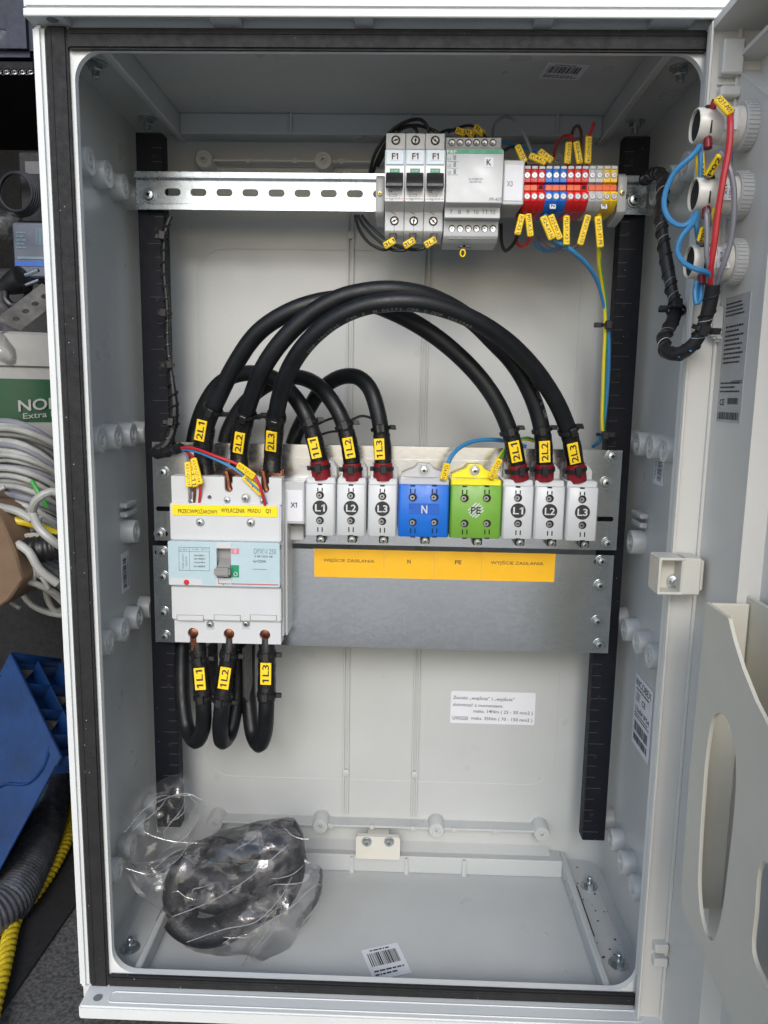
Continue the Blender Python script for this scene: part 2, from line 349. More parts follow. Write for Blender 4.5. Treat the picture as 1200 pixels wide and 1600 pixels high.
def place_between(u0, v0, u1, v1, Y):      # rectangle x0,x1,z0,z1 read at depth Y
    um, vm = (u0 + u1) / 2, (v0 + v1) / 2
    return P(u0, vm, Y).x, P(u1, vm, Y).x, P(um, v1, Y).z, P(um, v0, Y).z
def path_at(path, s):                     # point & tangent at arclength fraction s
    L = [0]
    for a, b in zip(path, path[1:]): L.append(L[-1] + (b - a).length)
    t = s * L[-1]
    for i in range(len(path) - 1):
        if L[i + 1] >= t:
            k = (t - L[i]) / max(1e-9, L[i + 1] - L[i]); return path[i].lerp(path[i + 1], k), (path[i + 1] - path[i]).normalized()
    return path[-1], (path[-1] - path[-2]).normalized()
def nearest(path, u, v):                  # index of path point seen nearest to a photo point
    best = None
    for i, p in enumerate(path):
        d = RC.transposed() @ (p - CAM); e = (600 + F * d.x / d.y - u) ** 2 + (800 - F * d.z / d.y - v) ** 2
        if best is None or e < best[0]: best = (e, i)
    return best[1]
def zip_tie(parent, c, T, r, side=(1, 0, 0), tail=.008, front=True, name='zip_tie', w=.0036):
    T = Vector(T).normalized(); n = -Vector((0, 1, 0)); n = (n - T * n.dot(T)).normalized(); sd_ = T.cross(n)
    M = frame(c, T, n); bm = nb()
    lathe(bm, [(r, -w / 2), (r + .0012, -w / 2), (r + .0012, w / 2), (r, w / 2)], M, 24, False)
    hp = Vector(c) + n * (r + .0022) + sd_ * random.uniform(-.002, .002)
    Mh = Matrix.Translation(hp) @ Matrix((sd_, T, n)).transposed().to_4x4()
    box(bm, -.003, .003, -.0042, .0036, -.0025, .0022, .0006, 1, Mh)
    sd2 = Vector(side); q = Vector(c) + (sd2 - T * sd2.dot(T)).normalized() * (r + .002)
    Mq = Matrix.Translation(q) @ Matrix((sd2.normalized(), T, sd2.normalized().cross(T))).transposed().to_4x4()
    box(bm, -.002, tail * .5, -.0022, .0022, -.002, .002, .0004, 1, Mq)
    return obj(name, bm, BLACK, parent)
def tag_label(parent, path, u, v, r, s, wpx, hpx, name='cable_label', flip=False, m=None):   # flat printed label tied to a cable
    i = nearest(path, u, v); i = max(1, min(len(path) - 2, i)); c = path[i]; T = (path[i + 1] - path[i - 1]).normalized()
    if T.z < 0: T = -T
    n = (FR * 1 - T * FR.dot(T)).normalized(); x = T.cross(n); 
    if x.x < 0: x = -x
    x = n.cross(T) * -1
    k = ppm(u, v, c.y - r)
    t = P(u, v, c.y - r); o = c + n * (r - .0002) + x * ((t - c).dot(x)) * .6 + T * ((t - c).dot(T))
    bm = nb(); slab(bm, o, x, T, wpx * k, hpx * k, .0016, .0003)
    lb = obj(name, bm, m or YEL, parent, 'yellow label printed ' + s)
    b2 = nb(); addtxt(b2, s, o + n * .00095, T, -x, hpx * k * .84, wpx * k * .62)
    obj('lettering', b2, INK, lb)
    return lb
def marker(parent, a, b, s, w=.0056, m=None, t=.0036):      # flattened yellow sleeve with print along it, from point a to b
    a, b = Vector(a), Vector(b); T = (b - a); L = T.length; T.normalize()
    n = (FR - T * FR.dot(T)).normalized(); x = T.cross(n)
    bm = nb(); slab(bm, (a + b) / 2, T, n.cross(T), L, w, t, .0009)
    lb = obj('wire_marker', bm, m or YEL, parent)
    b2 = nb(); nn = T.cross(n.cross(T)); addtxt(b2, s, (a + b) / 2 + nn * (t / 2 + .0002), T, n.cross(T), L * .86, w * .54)
    obj('lettering', b2, INK, lb); return lb
def wire(pts, r, m, label, group=None, parent=None, name='wire', step=.004, n=8):
    path = spline([P(*p) if not isinstance(p, Vector) else p for p in pts], step); bm = nb(); tube(bm, path, r, n)
    if parent: return obj(name, bm, m, parent), path
    t = thing(name, label, 'wire', path[0], group); obj('insulation', bm, m, t); return t, path

# ================================================================== surroundings: floor, dark garage walls
bm = nb(); quad(bm, [(-60, -60, -.4302), (60, -60, -.4302), (60, 60, -.4302), (-60, 60, -.4302)]); obj('ground', bm, FLOORM, kind='structure')
bm = nb(); quad(bm, [(-60, -60, -.4262), (60, -60, -.4262), (60, -.75, -.4262), (-60, -.75, -.4262)]); obj('bounce_ground', bm, BOUNCE, kind='structure')  # unseen pale ground added to bounce light upward and into the plates
bm = nb(); prism(bm, [tuple(PZ(u, v, -.4265).xy) for u, v in ((-140, 1180), (300, 1180), (165, 1345), (-10, 1598), (-200, 1598))], -.4299, -.4265, axis='z'); obj('rubber_mat', bm, MATB, label='black rubber mat lying on the speckled floor left of the cabinet', cat='mat')
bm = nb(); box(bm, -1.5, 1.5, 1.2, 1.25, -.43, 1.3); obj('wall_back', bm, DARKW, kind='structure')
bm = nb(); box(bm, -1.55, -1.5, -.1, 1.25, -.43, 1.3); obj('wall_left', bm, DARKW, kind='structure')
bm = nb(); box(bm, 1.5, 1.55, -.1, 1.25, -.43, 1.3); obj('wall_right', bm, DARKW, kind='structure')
bm = nb(); box(bm, -1.55, 1.55, -.1, 1.25, 1.3, 1.35); obj('ceiling', bm, DARKW, kind='structure')  # unseen roof added to darken the background
# ================================================================== cabinet
CAB = thing('electrical_cabinet', 'light grey plastic electrical cabinet standing open with its door swung to the right', 'electrical cabinet', (0, 0, -.418))
XI, ZT, ZB, YB = .2578, .411, -.412, .215
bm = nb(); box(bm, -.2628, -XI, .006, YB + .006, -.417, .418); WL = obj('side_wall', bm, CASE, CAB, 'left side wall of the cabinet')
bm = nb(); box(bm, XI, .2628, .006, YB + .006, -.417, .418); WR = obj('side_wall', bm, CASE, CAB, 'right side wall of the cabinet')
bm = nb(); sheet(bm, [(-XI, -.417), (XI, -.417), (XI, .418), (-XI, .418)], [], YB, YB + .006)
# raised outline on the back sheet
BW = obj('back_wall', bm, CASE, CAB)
bm = nb(); box(bm, -XI, XI, .006, YB, ZT, .4175)
for s in (-1, 1):
    box(bm, s * .2175 if s > 0 else -XI, XI if s > 0 else -.2175, .006, YB, .398, ZT)
    box(bm, *(sorted((s * .2105, s * .2175))), .006, YB, .390, ZT, .0012, 1)
box(bm, -.2105, .2105, .190, YB, .3915, ZT, .001, 1)
for u in (455, 640, 870): x = P(u, 200, .19).x; box(bm, x - .0016, x + .0016, .187, .190, .3935, ZT, .0005, 1)
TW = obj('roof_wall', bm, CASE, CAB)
bm = nb(); box(bm, -XI, XI, .006, YB, -.4175, ZB)
for s in (-1, 1):
    box(bm, s * .2195 if s > 0 else -XI, XI if s > 0 else -.2195, .006, YB, ZB, -.402)
    box(bm, *(sorted((s * .2130, s * .2195))), .006, YB, ZB, -.3925, .0012, 1)
    box(bm, *(sorted((s * .2465, s * .2485))), .02, .19, -.402, -.4005)
box(bm, -.2130, .2130, .193, YB, ZB, -.3915, .001, 1)
for u in (550, 635, 725): 
    x = P(u, 1345, .193).x; prism(bm, [(x - .0025, ZB), (x + .0025, ZB), (x + .0015, -.3925), (x - .0015, -.3925)], .190, .193, axis='y')
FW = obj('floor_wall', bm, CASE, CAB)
for s in (-1, 1):
    bm = nb(); box(bm, s * .2225 - .001, s * .2225 + .001, .085, .165, -.4019, -.4012); obj('drain_slot', bm, HOLE, FW)
# rounded fillets where back meets walls
for s in (-1, 1):
    bm = nb()
    pts = [(s * XI, YB)] + [(s * (XI - .022 + .022 * math.sin(a)), YB - .022 + .022 * math.cos(a)) for a in [k * math.pi / 12 for k in range(7)]]
    prism(bm, pts, -.402, .398, axis='z'); obj('corner_fillet', bm, CASE, BW, smooth=60)
# front frame with its gasket
bm = nb(); sheet(bm, rrect(-.2628, .2628, -.4175, .4175, .004), [rrect(-.2348, .2385, -.3895, .3895, .022, 8)], 0, .006); FRM = obj('front_frame', bm, OUT, CAB)
bm = nb()
box(bm, -.2632, -.2546, -.0075, 0, -.4006, .4042, .0026, 4); obj('frame_rim', bm, OUT, FRM)
def gasket(x0, x1, z0, z1):
    bm = nb(); box(bm, x0, x1, -.0055, 0, z0, z1, .0015, 2)
    g = nb(); 
    if x1 - x0 > z1 - z0: box(g, x0 + .002, x1 - .002, -.0062, -.0052, z1 - .0050, z1 - .0035, .0004, 1)
    else: box(g, x0 + .0035, x0 + .0050, -.0062, -.0052, z0 + .002, z1 - .002, .0004, 1)
    merge(bm, g); return obj('gasket', bm, GASK, CAB)
gasket(-.2540, -.2376, -.4005, .4038); gasket(.2390, .2532, -.4005, .4038)
gasket(-.2376, .2376, .3880, .4030); gasket(-.2376, .2376, -.4000, -.3890)
# canopy and sill
bm = nb(); box(bm, -.2632, .266, -.0190, .0, .4095, .450, .002, 2); box(bm, -.2632, .266, -.0190, -.0165, .4043, .4098, .0006, 1)
box(bm, -.2632, -.235, -.017, 0, .4046, .4096)
for u, w in ((352, .022), (568, .014), (850, .014), (1050, .03)):
    x = P(u, 36, -.01).x; box(bm, x - w / 2, x + w / 2, -.0168, 0, .4048, .4096, .0006, 1)
obj('canopy', bm, OUT, CAB)
bm = nb(); lathe(bm, [(.0042, 0), (.0042, .0003)], frame(PZ(82, 31, .4045), (0, 0, -1)), 20); obj('hole', bm, DGREY, CAB)
bm = nb(); box(bm, -.2555, .262, -.0275, .0, -.4135, -.4006, .0015, 2); SILL = obj('sill', bm, OUT, CAB)
bm = nb(); lathe(bm, [(.0040, 0), (.0040, .0003)], frame(PZ(153, 1559, -.4005), (0, 0, 1)), 20); obj('hole', bm, DGREY, SILL)
bm = nb(); pl = [Vector((x, y, -.4006)) for x, y in rrect(-.232, .240, -.0215, -.0095, .004)]; tube(bm, pl + [pl[0]], .0006, 6, False); obj('moulded_line', bm, OUT, SILL)
# back wall ribs, bosses
bm = nb()
for ut, ub in ((548.5, 541), (668.5, 649)):
    for d in (-.0026, .0026):
        a = P(ut, 345, YB).x; z0, z1 = -.352, .33
        box(bm, a + d - .0011, a + d + .0011, YB - .0035, YB, z0, z1, .0004, 1)
    for z in (-.30, -.10, .075, .30): lathe(bm, [(.0042, 0), (.0042, .0045), (.003, .005)], frame((a, YB, z), FR), 16)
obj('double_rib', bm, CASE, BW)
bm = nb(); pts = [(-.222, .205)] + [(-.206, .25), (-.206, .262)]
pl = [Vector((x, YB + .0002, z)) for x, z in rrect(-.2025, .2025, -.31, .285, .03, 8)]; tube(bm, pl + [pl[0]], .00045, 5, False); obj('panel_outline', bm, CASE, BW)
YF = .1944
def boss(c, n, r, L, par):
    bm = nb(); M = frame(c, n)
    lathe(bm, [(r * 1.06, -L), (r, -.0012), (r - .0008, 0), (r * .58, 0), (r * .55, -.0009), (r * .40, -.0009), (r * .36, 0), (r * .24, 0), (r * .20, -.003), (0, -.003)], M, 28, False)
    o = obj('boss', bm, CASE, par)
    if par is BW:
        b = nb(); lathe(b, [(r * .23, .0001), (r * .23, .0003)], M, 14); obj('pilot_hole', b, HOLE, o) if False else b.free()
    return o
for u, v in ((318, 248), (505, 250), (870, 252), (335, 1288), (500, 1292), (682, 1298), (847, 1304)):
    boss(P(u, v, YF), FR, .0090, YB - YF + .001, BW)
bm = nb()
for z, x0, x1 in ((P(400, 249, YF).z, P(325, 248, YF).x, P(860, 250, YF).x), (P(600, 1295, YF).z, P(335, 1290, YF).x, P(840, 1300, YF).x)):
    box(bm, x0, x1, YF + .003, YB, z - .0012, z + .0012, .0004, 1)
    x = x0 + .04
    while x < x1 - .02: lathe(bm, [(.0028, 0), (.0028, .0045)], frame((x, YF + .0065, z), FR), 12); x += .0475
    obj('cross_rib', bm, CASE, BW); bm = nb()
bm.free()
z = P(600, 1315, YB).z
bm = nb(); prism(bm, [(YB, z + .002), (YB - .012, z - .004), (YB - .012, z - .006), (YB, z - .006)], -.2, .2); obj('ledge', bm, CASE, BW); bm = nb(); z = P(600, 262, YB).z; box(bm, -.19, .19, YB - .004, YB, z - .001, z + .001); obj('ledge', bm, CASE, BW)
for s, par in ((-1, WL), (1, WR)):
    for z in (.3240, .0925, -.0935, -.3220):
        for y in (.050, .0885, .1285, .1670): boss((s * .2450, y, z), (-s, 0, 0), .0117, .0140, par)
# small side clips beside the plates
for s, par in ((-1, WL), (1, WR)):
    for dz in (.0, .009):
        bm = nb(); box(bm, *(sorted((s * .2500, s * .2578))), .115, .145, .012 + dz, .017 + dz, .001, 1); obj('clip', bm, CASE, par)
    boss((s * .2450, .128, -.004), (-s, 0, 0), .0117, .0140, par)
# bolts
for c in (PZ(150, 98, .398), PZ(225, 185, .398), PZ(1065, 105, .398), PZ(998, 190, .398)): bolt(CAB, Vector((math.copysign(.236, c.x), c.y, .398)), (0, 0, -1), .0062)
for x, y in ((-.2360, .046), (.2370, .048), (.2370, .165), (-.2360, .165)): bolt(CAB, (x, y, -.402), (0, 0, 1), .0062)
# black vertical rails at the back corners
RZ1, RZ0 = .3775, -.334
for s in (-1, 1):
    xo = P(212, 225, .1445).x if s < 0 else P(1016, 228, .1445).x; xi = P(253, 225, .1445).x if s < 0 else P(976, 228, .1445).x
    bm = nb(); a, b = sorted((xo, xi)); box(bm, a, b, .1445, .148, RZ0, RZ1, .0006, 1); box(bm, *(sorted((xi, xi - .0025 * (1 if xi > xo else -1)))), .148, .161, RZ0, RZ1)
    r = obj('mounting_rail', bm, RAIL, CAB, ('left' if s < 0 else 'right') + ' black punched mounting rail')
    bm = nb(); z = RZ0 + .01; k = 0
    while z < RZ1:
        l = .009 if k % 4 else .016; box(bm, *(sorted((xi, xi - l * (1 if xi > xo else -1)))), .1440, .1446, z, z + .0005); z += .0125; k += 1
    obj('scale_mark', bm, MARK, r, kind='stuff')
    z = RZ0 + .03
    while z < RZ1:
        bm = nb(); lathe(bm, [(.0021, 0), (.0021, .0004)], frame(((xi - (.008 if xi > xo else -.008)), .1443, z), FR), 12); obj('hole', bm, HOLE, r); z += .066
# catch plate under the back wall
x0, x1, z0, z1 = place_between(556, 1306, 625, 1341, .180)
bm = nb(); sheet(bm, rrect(x0, x1, z0, z1, .003), [], .178, .184); bmesh.ops.bevel(bm, geom=[e for e in bm.edges if e.is_manifold and e.calc_face_angle(0) > 1.2], offset=.0006, segments=1, affect='EDGES'); CP = obj('catch_plate', bm, BEIGE, CAB)
bm = nb(); box(bm, (x0 + x1) / 2 - .012, (x0 + x1) / 2 + .012, .184, YB, z1 - .012, z1 - .004); obj('catch_arm', bm, BEIGE, CP)
for u in (573, 608): screw(CP, P(u, 1315, .178), .0043)
# stickers
def sticker(parent, o, xd, yd, w, h, kind, label, seed=1):
    xd = Vector(xd).normalized(); yd = (Vector(yd) - xd * Vector(yd).dot(xd)).normalized(); n = xd.cross(yd); o = Vector(o)
    bm = nb(); slab(bm, o, xd, yd, w, h, .0004); st = obj('sticker', bm, PAPER, parent, label)
    f = o + n * .0004; bm = nb()
    if kind == 'bar':
        bars(bm, f + yd * h * .12, xd, yd, w * .8, h * .42, seed); lines(bm, f - yd * h * .30, xd, yd, w * .8, h * .22, 2, seed); lines(bm, f + yd * h * .41, xd, yd, w * .6, h * .1, 1, seed + 4)
    obj('printing', bm, INK, st); return st
sticker(TW, PZ(880, 112, .4106), (1, .12, 0), (.12, -1, 0), .036, .031, 'bar', 'white barcode sticker on the cabinet ceiling', 3)
c = PZ(603, 1502, -.4116); sticker(FW, c, (1, .36, 0), (-.36, 1, 0), .038, .042, 'bar', 'white barcode sticker on the cabinet floor', 5)
sticker(WL, PX(196, 893, -.2573), (0, .0, 1), (0, -1, 0), .040, .020, 'bar', 'pale barcode sticker on the left wall', 8)
sticker(WR, PX(1029, 737, .2573), (0, .0, -1), (0, -1, 0), .024, .026, 'bar', 'small barcode sticker on the right wall', 9)
# rating label on the right wall
a, b, c_, d = PX(993, 1052, .2573), PX(1021, 1078, .2573), PX(1014, 1194, .2573), PX(987, 1160, .2573)
o = (a + b + c_ + d) / 4; w_ = abs(a.y - b.y) * .97; h_ = abs(a.z - d.z); xd, yd = Vector((0, -1, 0)), Vector((0, 0, 1))
bm = nb(); slab(bm, o, xd, yd, w_, h_, .0004, 0); st = obj('rating_label', bm, PAPER, WR, 'white rating label printed INCOBEX and 53x84 IP54')
f = o + xd.cross(yd) * .0004; bm = nb()
addtxt(bm, 'INCOBEX', f + yd * h_ * .40, xd, yd, w_ * .86, h_ * .10); lines(bm, f + yd * h_ * .31, xd, yd, w_ * .8, h_ * .06, 1, 4)
addtxt(bm, 'CE', f + yd * h_ * .19 + xd * w_ * .05, xd, yd, w_ * .2, h_ * .08); addtxt(bm, '53x84 IP54', f + yd * h_ * .03, xd, yd, w_ * .8, h_ * .07)
lines(bm, f + yd * h_ * .20 - xd * w_ * .26, xd, yd, w_ * .25, h_ * .13, 4, 8); lines(bm, f - yd * h_ * .06, xd, yd, w_ * .85, h_ * .08, 2, 2)
bars(bm, f - yd * h_ * .22, xd, yd, w_ * .8, h_ * .14, 3); bars(bm, f - yd * h_ * .38, xd, yd, w_ * .8, h_ * .10, 6); obj('lettering', bm, INK, st)
# torque note on the back wall
x0, x1, z0, z1 = place_between(704, 1081, 836, 1131, YB); bm = nb(); sheet(bm, rrect(x0, x1, z0, z1, .002), [], YB - .0004, YB - .0001)
ns = obj('notice_sticker', bm, PAPER, BW, 'white notice sticker with torque values in Polish')
bm = nb(); Yt = YB - .0006
ptxt(bm, 'Zaciski „wejście” i „wyjście”', 756, 1092, Yt, 96, 7.5, -.8); ptxt(bm, 'dokręcać z momentem:', 747, 1102.5, Yt, 78, 7, -.8)
ptxt(bm, 'maks. 14Nm ( 25 - 50 mm2 )', 786, 1113.5, Yt, 92, 7, -.8); ptxt(bm, 'UWS250', 719, 1122, Yt, 24, 6, -.8); ptxt(bm, 'maks. 35Nm ( 70 - 150 mm2 )', 784, 1124.5, Yt, 95, 7, -.8)
obj('lettering', bm, INK, ns)
# ------------------------------------------------------------------ door, swung open about the right front edge
bm = nb()
DX = .257; DZ0, DZ1 = -.4125, .4035
box(bm, .2352, DX, -.0150, -.0085, DZ0, DZ1, .001, 1)         # rim facing the camera
yb_ = PX(1151, 110, DX).y; z11, z18 = PX(1151, 110, DX).z, PX(1197, 182, DX).z
prism(bm, [(-.086, DZ0), (-.0085, DZ0), (-.0085, DZ1), (yb_, DZ1), (yb_, z11), (-.086, z18)], DX, DX + .004)                # first step facing left, corner cut at the top
prism(bm, [(-.0895, DZ0 + .01), (-.086, DZ0 + .01), (-.086, z18), (yb_, z11), (yb_, DZ1 - .004), (yb_ - .0035, DZ1 - .004), (yb_ - .0035, z11 - .001), (-.0895, z18 - .001)], DX - .0005, .2722)   # rib facing the camera
box(bm, DX - .002, .2722, -.16, yb_ - .003, PX(1170, 80, DX).z, PX(1170, 80, DX).z + .003)
box(bm, .2722, .2765, -.50, -.015, DZ0, DZ1)                    # main panel
box(bm, .2352, .2372, -.0180, -.0150, DZ0, DZ1, .0006, 1)
box(bm, DX - .0025, DX, -.0185, -.0150, DZ0, DZ1, .0006, 1)
box(bm, .236, .2765, -.50, -.015, DZ1 - .006, DZ1); box(bm, .236, .2765, -.50, -.015, DZ0, DZ0 + .006)
DOOR = obj('door', bm, DOORM, CAB)
# stiffeners near the top of the door
for (u0, v0, u1, v1, y0, y1) in ((1121, 62, 1146, 118, -.024, -.0150), (1121, 136, 1148, 153, -.024, -.0150)):
    x0, x1, z0, z1 = place_between(u0, v0, u1, v1, -.02); bm = nb(); box(bm, .2425, .2575, y0, y1, z0, z1, .0012, 1); obj('stop_block', bm, DOORM, DOOR)
bm = nb()
z = P(1140, 128, -.02).z; box(bm, .2425, .2568, -.0175, -.0150, z - .001, z + .001, .0005, 1)
obj('door_gusset', bm, DOORM, DOOR)
for v in (1480, 1505):
    z = PX(1020, v, .245).z; bm = nb(); box(bm, .244, .256, -.023, -.014, z, z + .008, .001, 1); obj('stop_block', bm, DOORM, DOOR)
bm = nb(); z = PX(1075, 1535, .262).z; box(bm, .2575, .2722, -.086, -.0155, z - .003, z, .0004, 1); obj('door_gusset', bm, DOORM, DOOR)
# hinge catch
zc0, zc1 = P(1060, 932, -.03).z, P(1060, 876, -.03).z
bm = nb(); pts = [(.2185, -.030), (.2185, -.024), (.2262, -.020)]
box(bm, .2245, .2250, -.034, -.012, zc0 + .002, zc1 - .002)
box(bm, .2235, .2535, -.040, -.0385, zc0, zc1)   # placeholder thickness of the outer cheek
bm.free(); bm = nb()
x0, x1, z0, z1 = place_between(1029, 872, 1071, 930, -.040)
box(bm, x0, x1 - .001, -.0240, -.016, z0, z1, .0012, 1)
box(bm, x0, x1, -.040, -.022, z1 - .0022, z1, .0007, 1); box(bm, x0, x1, -.040, -.022, z0, z0 + .0022, .0007, 1); box(bm, x0, x0 + .0022, -.040, -.022, z0 + .001, z1 - .001, .0007, 1)
box(bm, x1 - .003, x1 + .012, -.040, -.016, z0, z1, .0012, 1); box(bm, x1 + .011, x1 + .015, -.037, -.016, z0 + .003, z1 - .002, .001, 1)
HC = obj('hinge_catch', bm, BEIGE, DOOR)
# a screw seen in the recess of the catch
bm = nb(); c = P(1054, 908, -.0245); M = frame(c, FR)
lathe(bm, [(.0062, 0), (.0062, .001), (.0045, .0012), (.0045, .004), (.003, .005), (.0015, .003), (0, .003)], M, 20); obj('screw', bm, ZINC, HC)
# instruction sheet on the door
a, d = PX(1136, 468, DX - .0004), PX(1160, 450, DX - .0004); e = PX(1124, 660, DX - .0004)
yc_, zt_, zb_ = (PX(1123, 600, DX - .0004).y + PX(1162, 600, DX - .0004).y) / 2, PX(1150, 462, DX).z, PX(1140, 660, DX).z
w_ = abs(PX(1123, 600, DX).y - PX(1160, 600, DX).y); h_ = zt_ - zb_; xd, yd = Vector((0, -1, 0)), Vector((0, 0, 1)); o = Vector((DX - .0002, yc_, (zt_ + zb_) / 2))
SHT = mat('worn_label', (.40, .40, .40), .5)
bm = nb(); slab(bm, o, xd, yd, w_, h_, .0004); st = obj('instruction_label', bm, SHT, DOOR, 'grey instruction label covered in small print')
f = o + xd.cross(yd) * .0004; bm = nb()
lines(bm, f + yd * h_ * .40, xd, yd, w_ * .9, h_ * .12, 4, 1); lines(bm, f + yd * h_ * .12, xd, yd, w_ * .8, h_ * .32, 9, 2); lines(bm, f - yd * h_ * .22, xd, yd, w_ * .85, h_ * .1, 3, 3)
addtxt(bm, 'INCOBEX', f - yd * h_ * .18 + xd * w_ * .25, xd, yd, w_ * .45, h_ * .03); addtxt(bm, 'CE', f - yd * h_ * .34 - xd * w_ * .3, xd, yd, w_ * .2, h_ * .05)
bars(bm, f - yd * h_ * .33 + xd * w_ * .15, xd, yd, w_ * .45, h_ * .05, 4); bars(bm, f - yd * h_ * .45, xd, yd, w_ * .9, h_ * .06, 4); obj('lettering', bm, INK, st)
# cable clip on the door
c = P(1122, 500, -.022); bm = nb(); box(bm, c.x - .007, c.x + .004, c.y - .004, c.y + .004, c.z - .012, c.z + .010, .002, 2); box(bm, c.x - .003, c.x + .006, c.y - .003, c.y + .006, c.z - .016, c.z - .010, .002, 2); obj('cable_clip', bm, CASE, DOOR)
c = P(1066, 488, .02); bm = nb(); box(bm, .2450, .2578, c.y - .006, c.y + .006, c.z - .014, c.z + .012, .0015, 1); obj('cable_clip', bm, CASE, WR)
# document pocket
XPK = .2330
def pk(u, v): q = PX(u, v, XPK); return (q.y, q.z)
out = [pk(*p) for p in ((1103, 941), (1138, 966), (1146, 1000), (1160, 1045), (1180, 1095), (1203, 1140), (1240, 1170), (1290, 1130), (1330, 1010), (1330, 1800), (1190, 1690), (1130, 1565), (1090, 1475), (1066, 1420), (1064, 1395), (1078, 1200), (1092, 1060))]
ho = [pk(*p) for p in ((1124, 1114), (1133, 1120), (1142, 1140), (1149, 1180), (1150, 1220), (1146, 1280), (1137, 1360), (1129, 1420), (1121, 1455), (1113, 1470), (1104, 1462), (1095, 1430), (1091, 1385), (1093, 1320), (1098, 1240), (1103, 1180), (1110, 1135), (1116, 1118))]
ho2 = [pk(*p) for p in ((1192, 1345), (1200, 1350), (1215, 1380), (1215, 1560), (1192, 1530), (1176, 1490), (1180, 1420), (1185, 1360))]
def smooth2(pts, n=4):
    q = spline([Vector((a, 0, b)) for a, b in pts + [pts[0]]], .0015); return [(p.x, p.z) for p in q[:-1]]
t = nb(); sheet(t, out, [smooth2(ho), smooth2(ho2)], 0, .0025)
bmesh.ops.bevel(t, geom=[e for e in t.edges if e.is_manifold and e.calc_face_angle(0) > 1.2], offset=.0007, segments=2, affect='EDGES')
bm = nb(); merge(bm, t, Matrix(((0, 1, 0, XPK), (1, 0, 0, 0), (0, 0, 1, 0), (0, 0, 0, 1))))
PKT = obj('document_pocket', bm, POCK, DOOR)
y0, z0 = pk(1103, 941); bm = nb(); zb = PX(1066, 1420, XPK).z
box(bm, XPK + .0026, .2620, y0 - .003, y0, zb, z0, .0008, 1)
obj('pocket_side', bm, POCK, PKT)
ye = pk(1330, 1400)[0]; bm = nb(); box(bm, XPK + .0026, .2722, ye, ye + .003, zb - .12, z0, .0008, 1); obj('pocket_side', bm, POCK, PKT)  # unseen near wall added to keep sun out of the pocket
y1 = pk(1178, 1000)[0]
bm = nb(); box(bm, XPK + .030, XPK + .0325, y1 - .04, -.0875, PX(1178, 1200, XPK + .027).z, PX(1178, 940, XPK + .027).z, .0008, 1); obj('pocket_back', bm, POCK, PKT)
random.seed(21); bm = nb()
for k in range(26):
    x, y = random.uniform(.218, .25), random.uniform(.05, .20); r_ = random.uniform(.0004, .0014); t_ = nb(); bmesh.ops.create_icosphere(t_, subdivisions=1, radius=r_); merge(bm, t_, Matrix.Translation((x, y, -.4018 + r_ * .3)) @ Matrix.Diagonal((1, random.uniform(.4, 1), .4, 1)))
obj('debris', bm, BLACK, label='black plastic crumbs in the right rear corner of the cabinet floor', cat='debris', kind='stuff')
# ================================================================== DIN rail
YR = .137
x0, x1, _, _ = place_between(210, 272, 1013, 335, YR); zt = .3409; zbm = zt - .035
RLT = thing('din_rail', 'long zinc plated slotted rail across the top of the cabinet back', 'mounting rail', (x0, YR, zbm))
bm = nb()
slots = [rrect(x - .0078, x + .0078, (zt + zbm) / 2 - .0034, (zt + zbm) / 2 + .0034, .0033, 4) for x in [P(270, 303, YR + .006).x + k * .0249 for k in range(-1, 19)] if x0 + .005 < x - .0078 and x + .0078 < x1 - .004]
sheet(bm, [(x0, zbm + .0045), (x1, zbm + .0045), (x1, zt - .0045), (x0, zt - .0045)], slots, YR + .0055, YR + .0070)
for a, b in ((zt - .0060, zt - .0045), (zbm + .0045, zbm + .0060)): box(bm, x0, x1, YR, YR + .0058, a, b, .0004, 1)
box(bm, x0, x1, YR, YR + .0014, zt - .0052, zt, .0005, 1); box(bm, x0, x1, YR, YR + .0014, zbm, zbm + .0052, .0005, 1)
obj('rail_body', bm, RAILZ, RLT)
screw(RLT, P(233, 305, YR + .0055), .0052); screw(RLT, P(991, 313, YR + .0055), .0052)
# ================================================================== mounting plates
YP = .1325
def hsl(u, v, w=.0085, h=.0048): c = P(u, v, YP); return rrect(c.x - w, c.x + w, c.z - h / 2, c.z + h / 2, h / 2 - .0001, 4)
def plate(name, label, c4, scr, slots, lip):
    x0, x1, z0, z1 = c4
    t = thing(name, label, 'mounting plate', (x0, YP, z0), 'galvanised mounting plates')
    bm = nb(); sheet(bm, [(x0, z0), (x1, z0), (x1, z1), (x0, z1)], slots, YP, YP + .002)
    b = obj('sheet', bm, GALV, t)
    if lip:
        bm = nb(); box(bm, x0 + .032, x1 - .035, YP + .002, YP + .022, z1 - .002, z1 - .0002); obj('top_flange', bm, GALV, t)
        bm = nb(); box(bm, x0 + .035, x1 - .045, YP - .0007, YP, z1 - .0135, z1 - .0125); obj('crease', bm, GALV, b)
    for u, v in scr: screw(t, P(u, v, YP), .0046)
    return t
a = place_between(238, 697, 968, 855, YP); zlow = P(600, 1012, YP).z; zmid = P(600, 852, YP).z; ztop = P(600, 697, YP).z; zmid2 = P(600, 860, YP).z
UP = plate('mounting_plate', 'upper galvanised plate carrying the row of terminal blocks', (P(240, 780, YP).x, P(968, 780, YP).x, zmid, ztop), ((255, 738), (250, 834), (956, 713), (947, 754), (949, 849)), [hsl(257, 795), hsl(945, 811), hsl(253, 834, .006, .005)], True)
LP = plate('mounting_plate', 'lower galvanised plate with the orange and yellow strip label', (P(241, 930, YP).x, P(955, 940, YP).x, zlow, zmid2), ((254, 863), (255, 901), (256, 957), (258, 994), (940, 877), (937, 915), (933, 971), (936, 1007)), [hsl(251, 863, .006), hsl(937, 878, .006)], False)
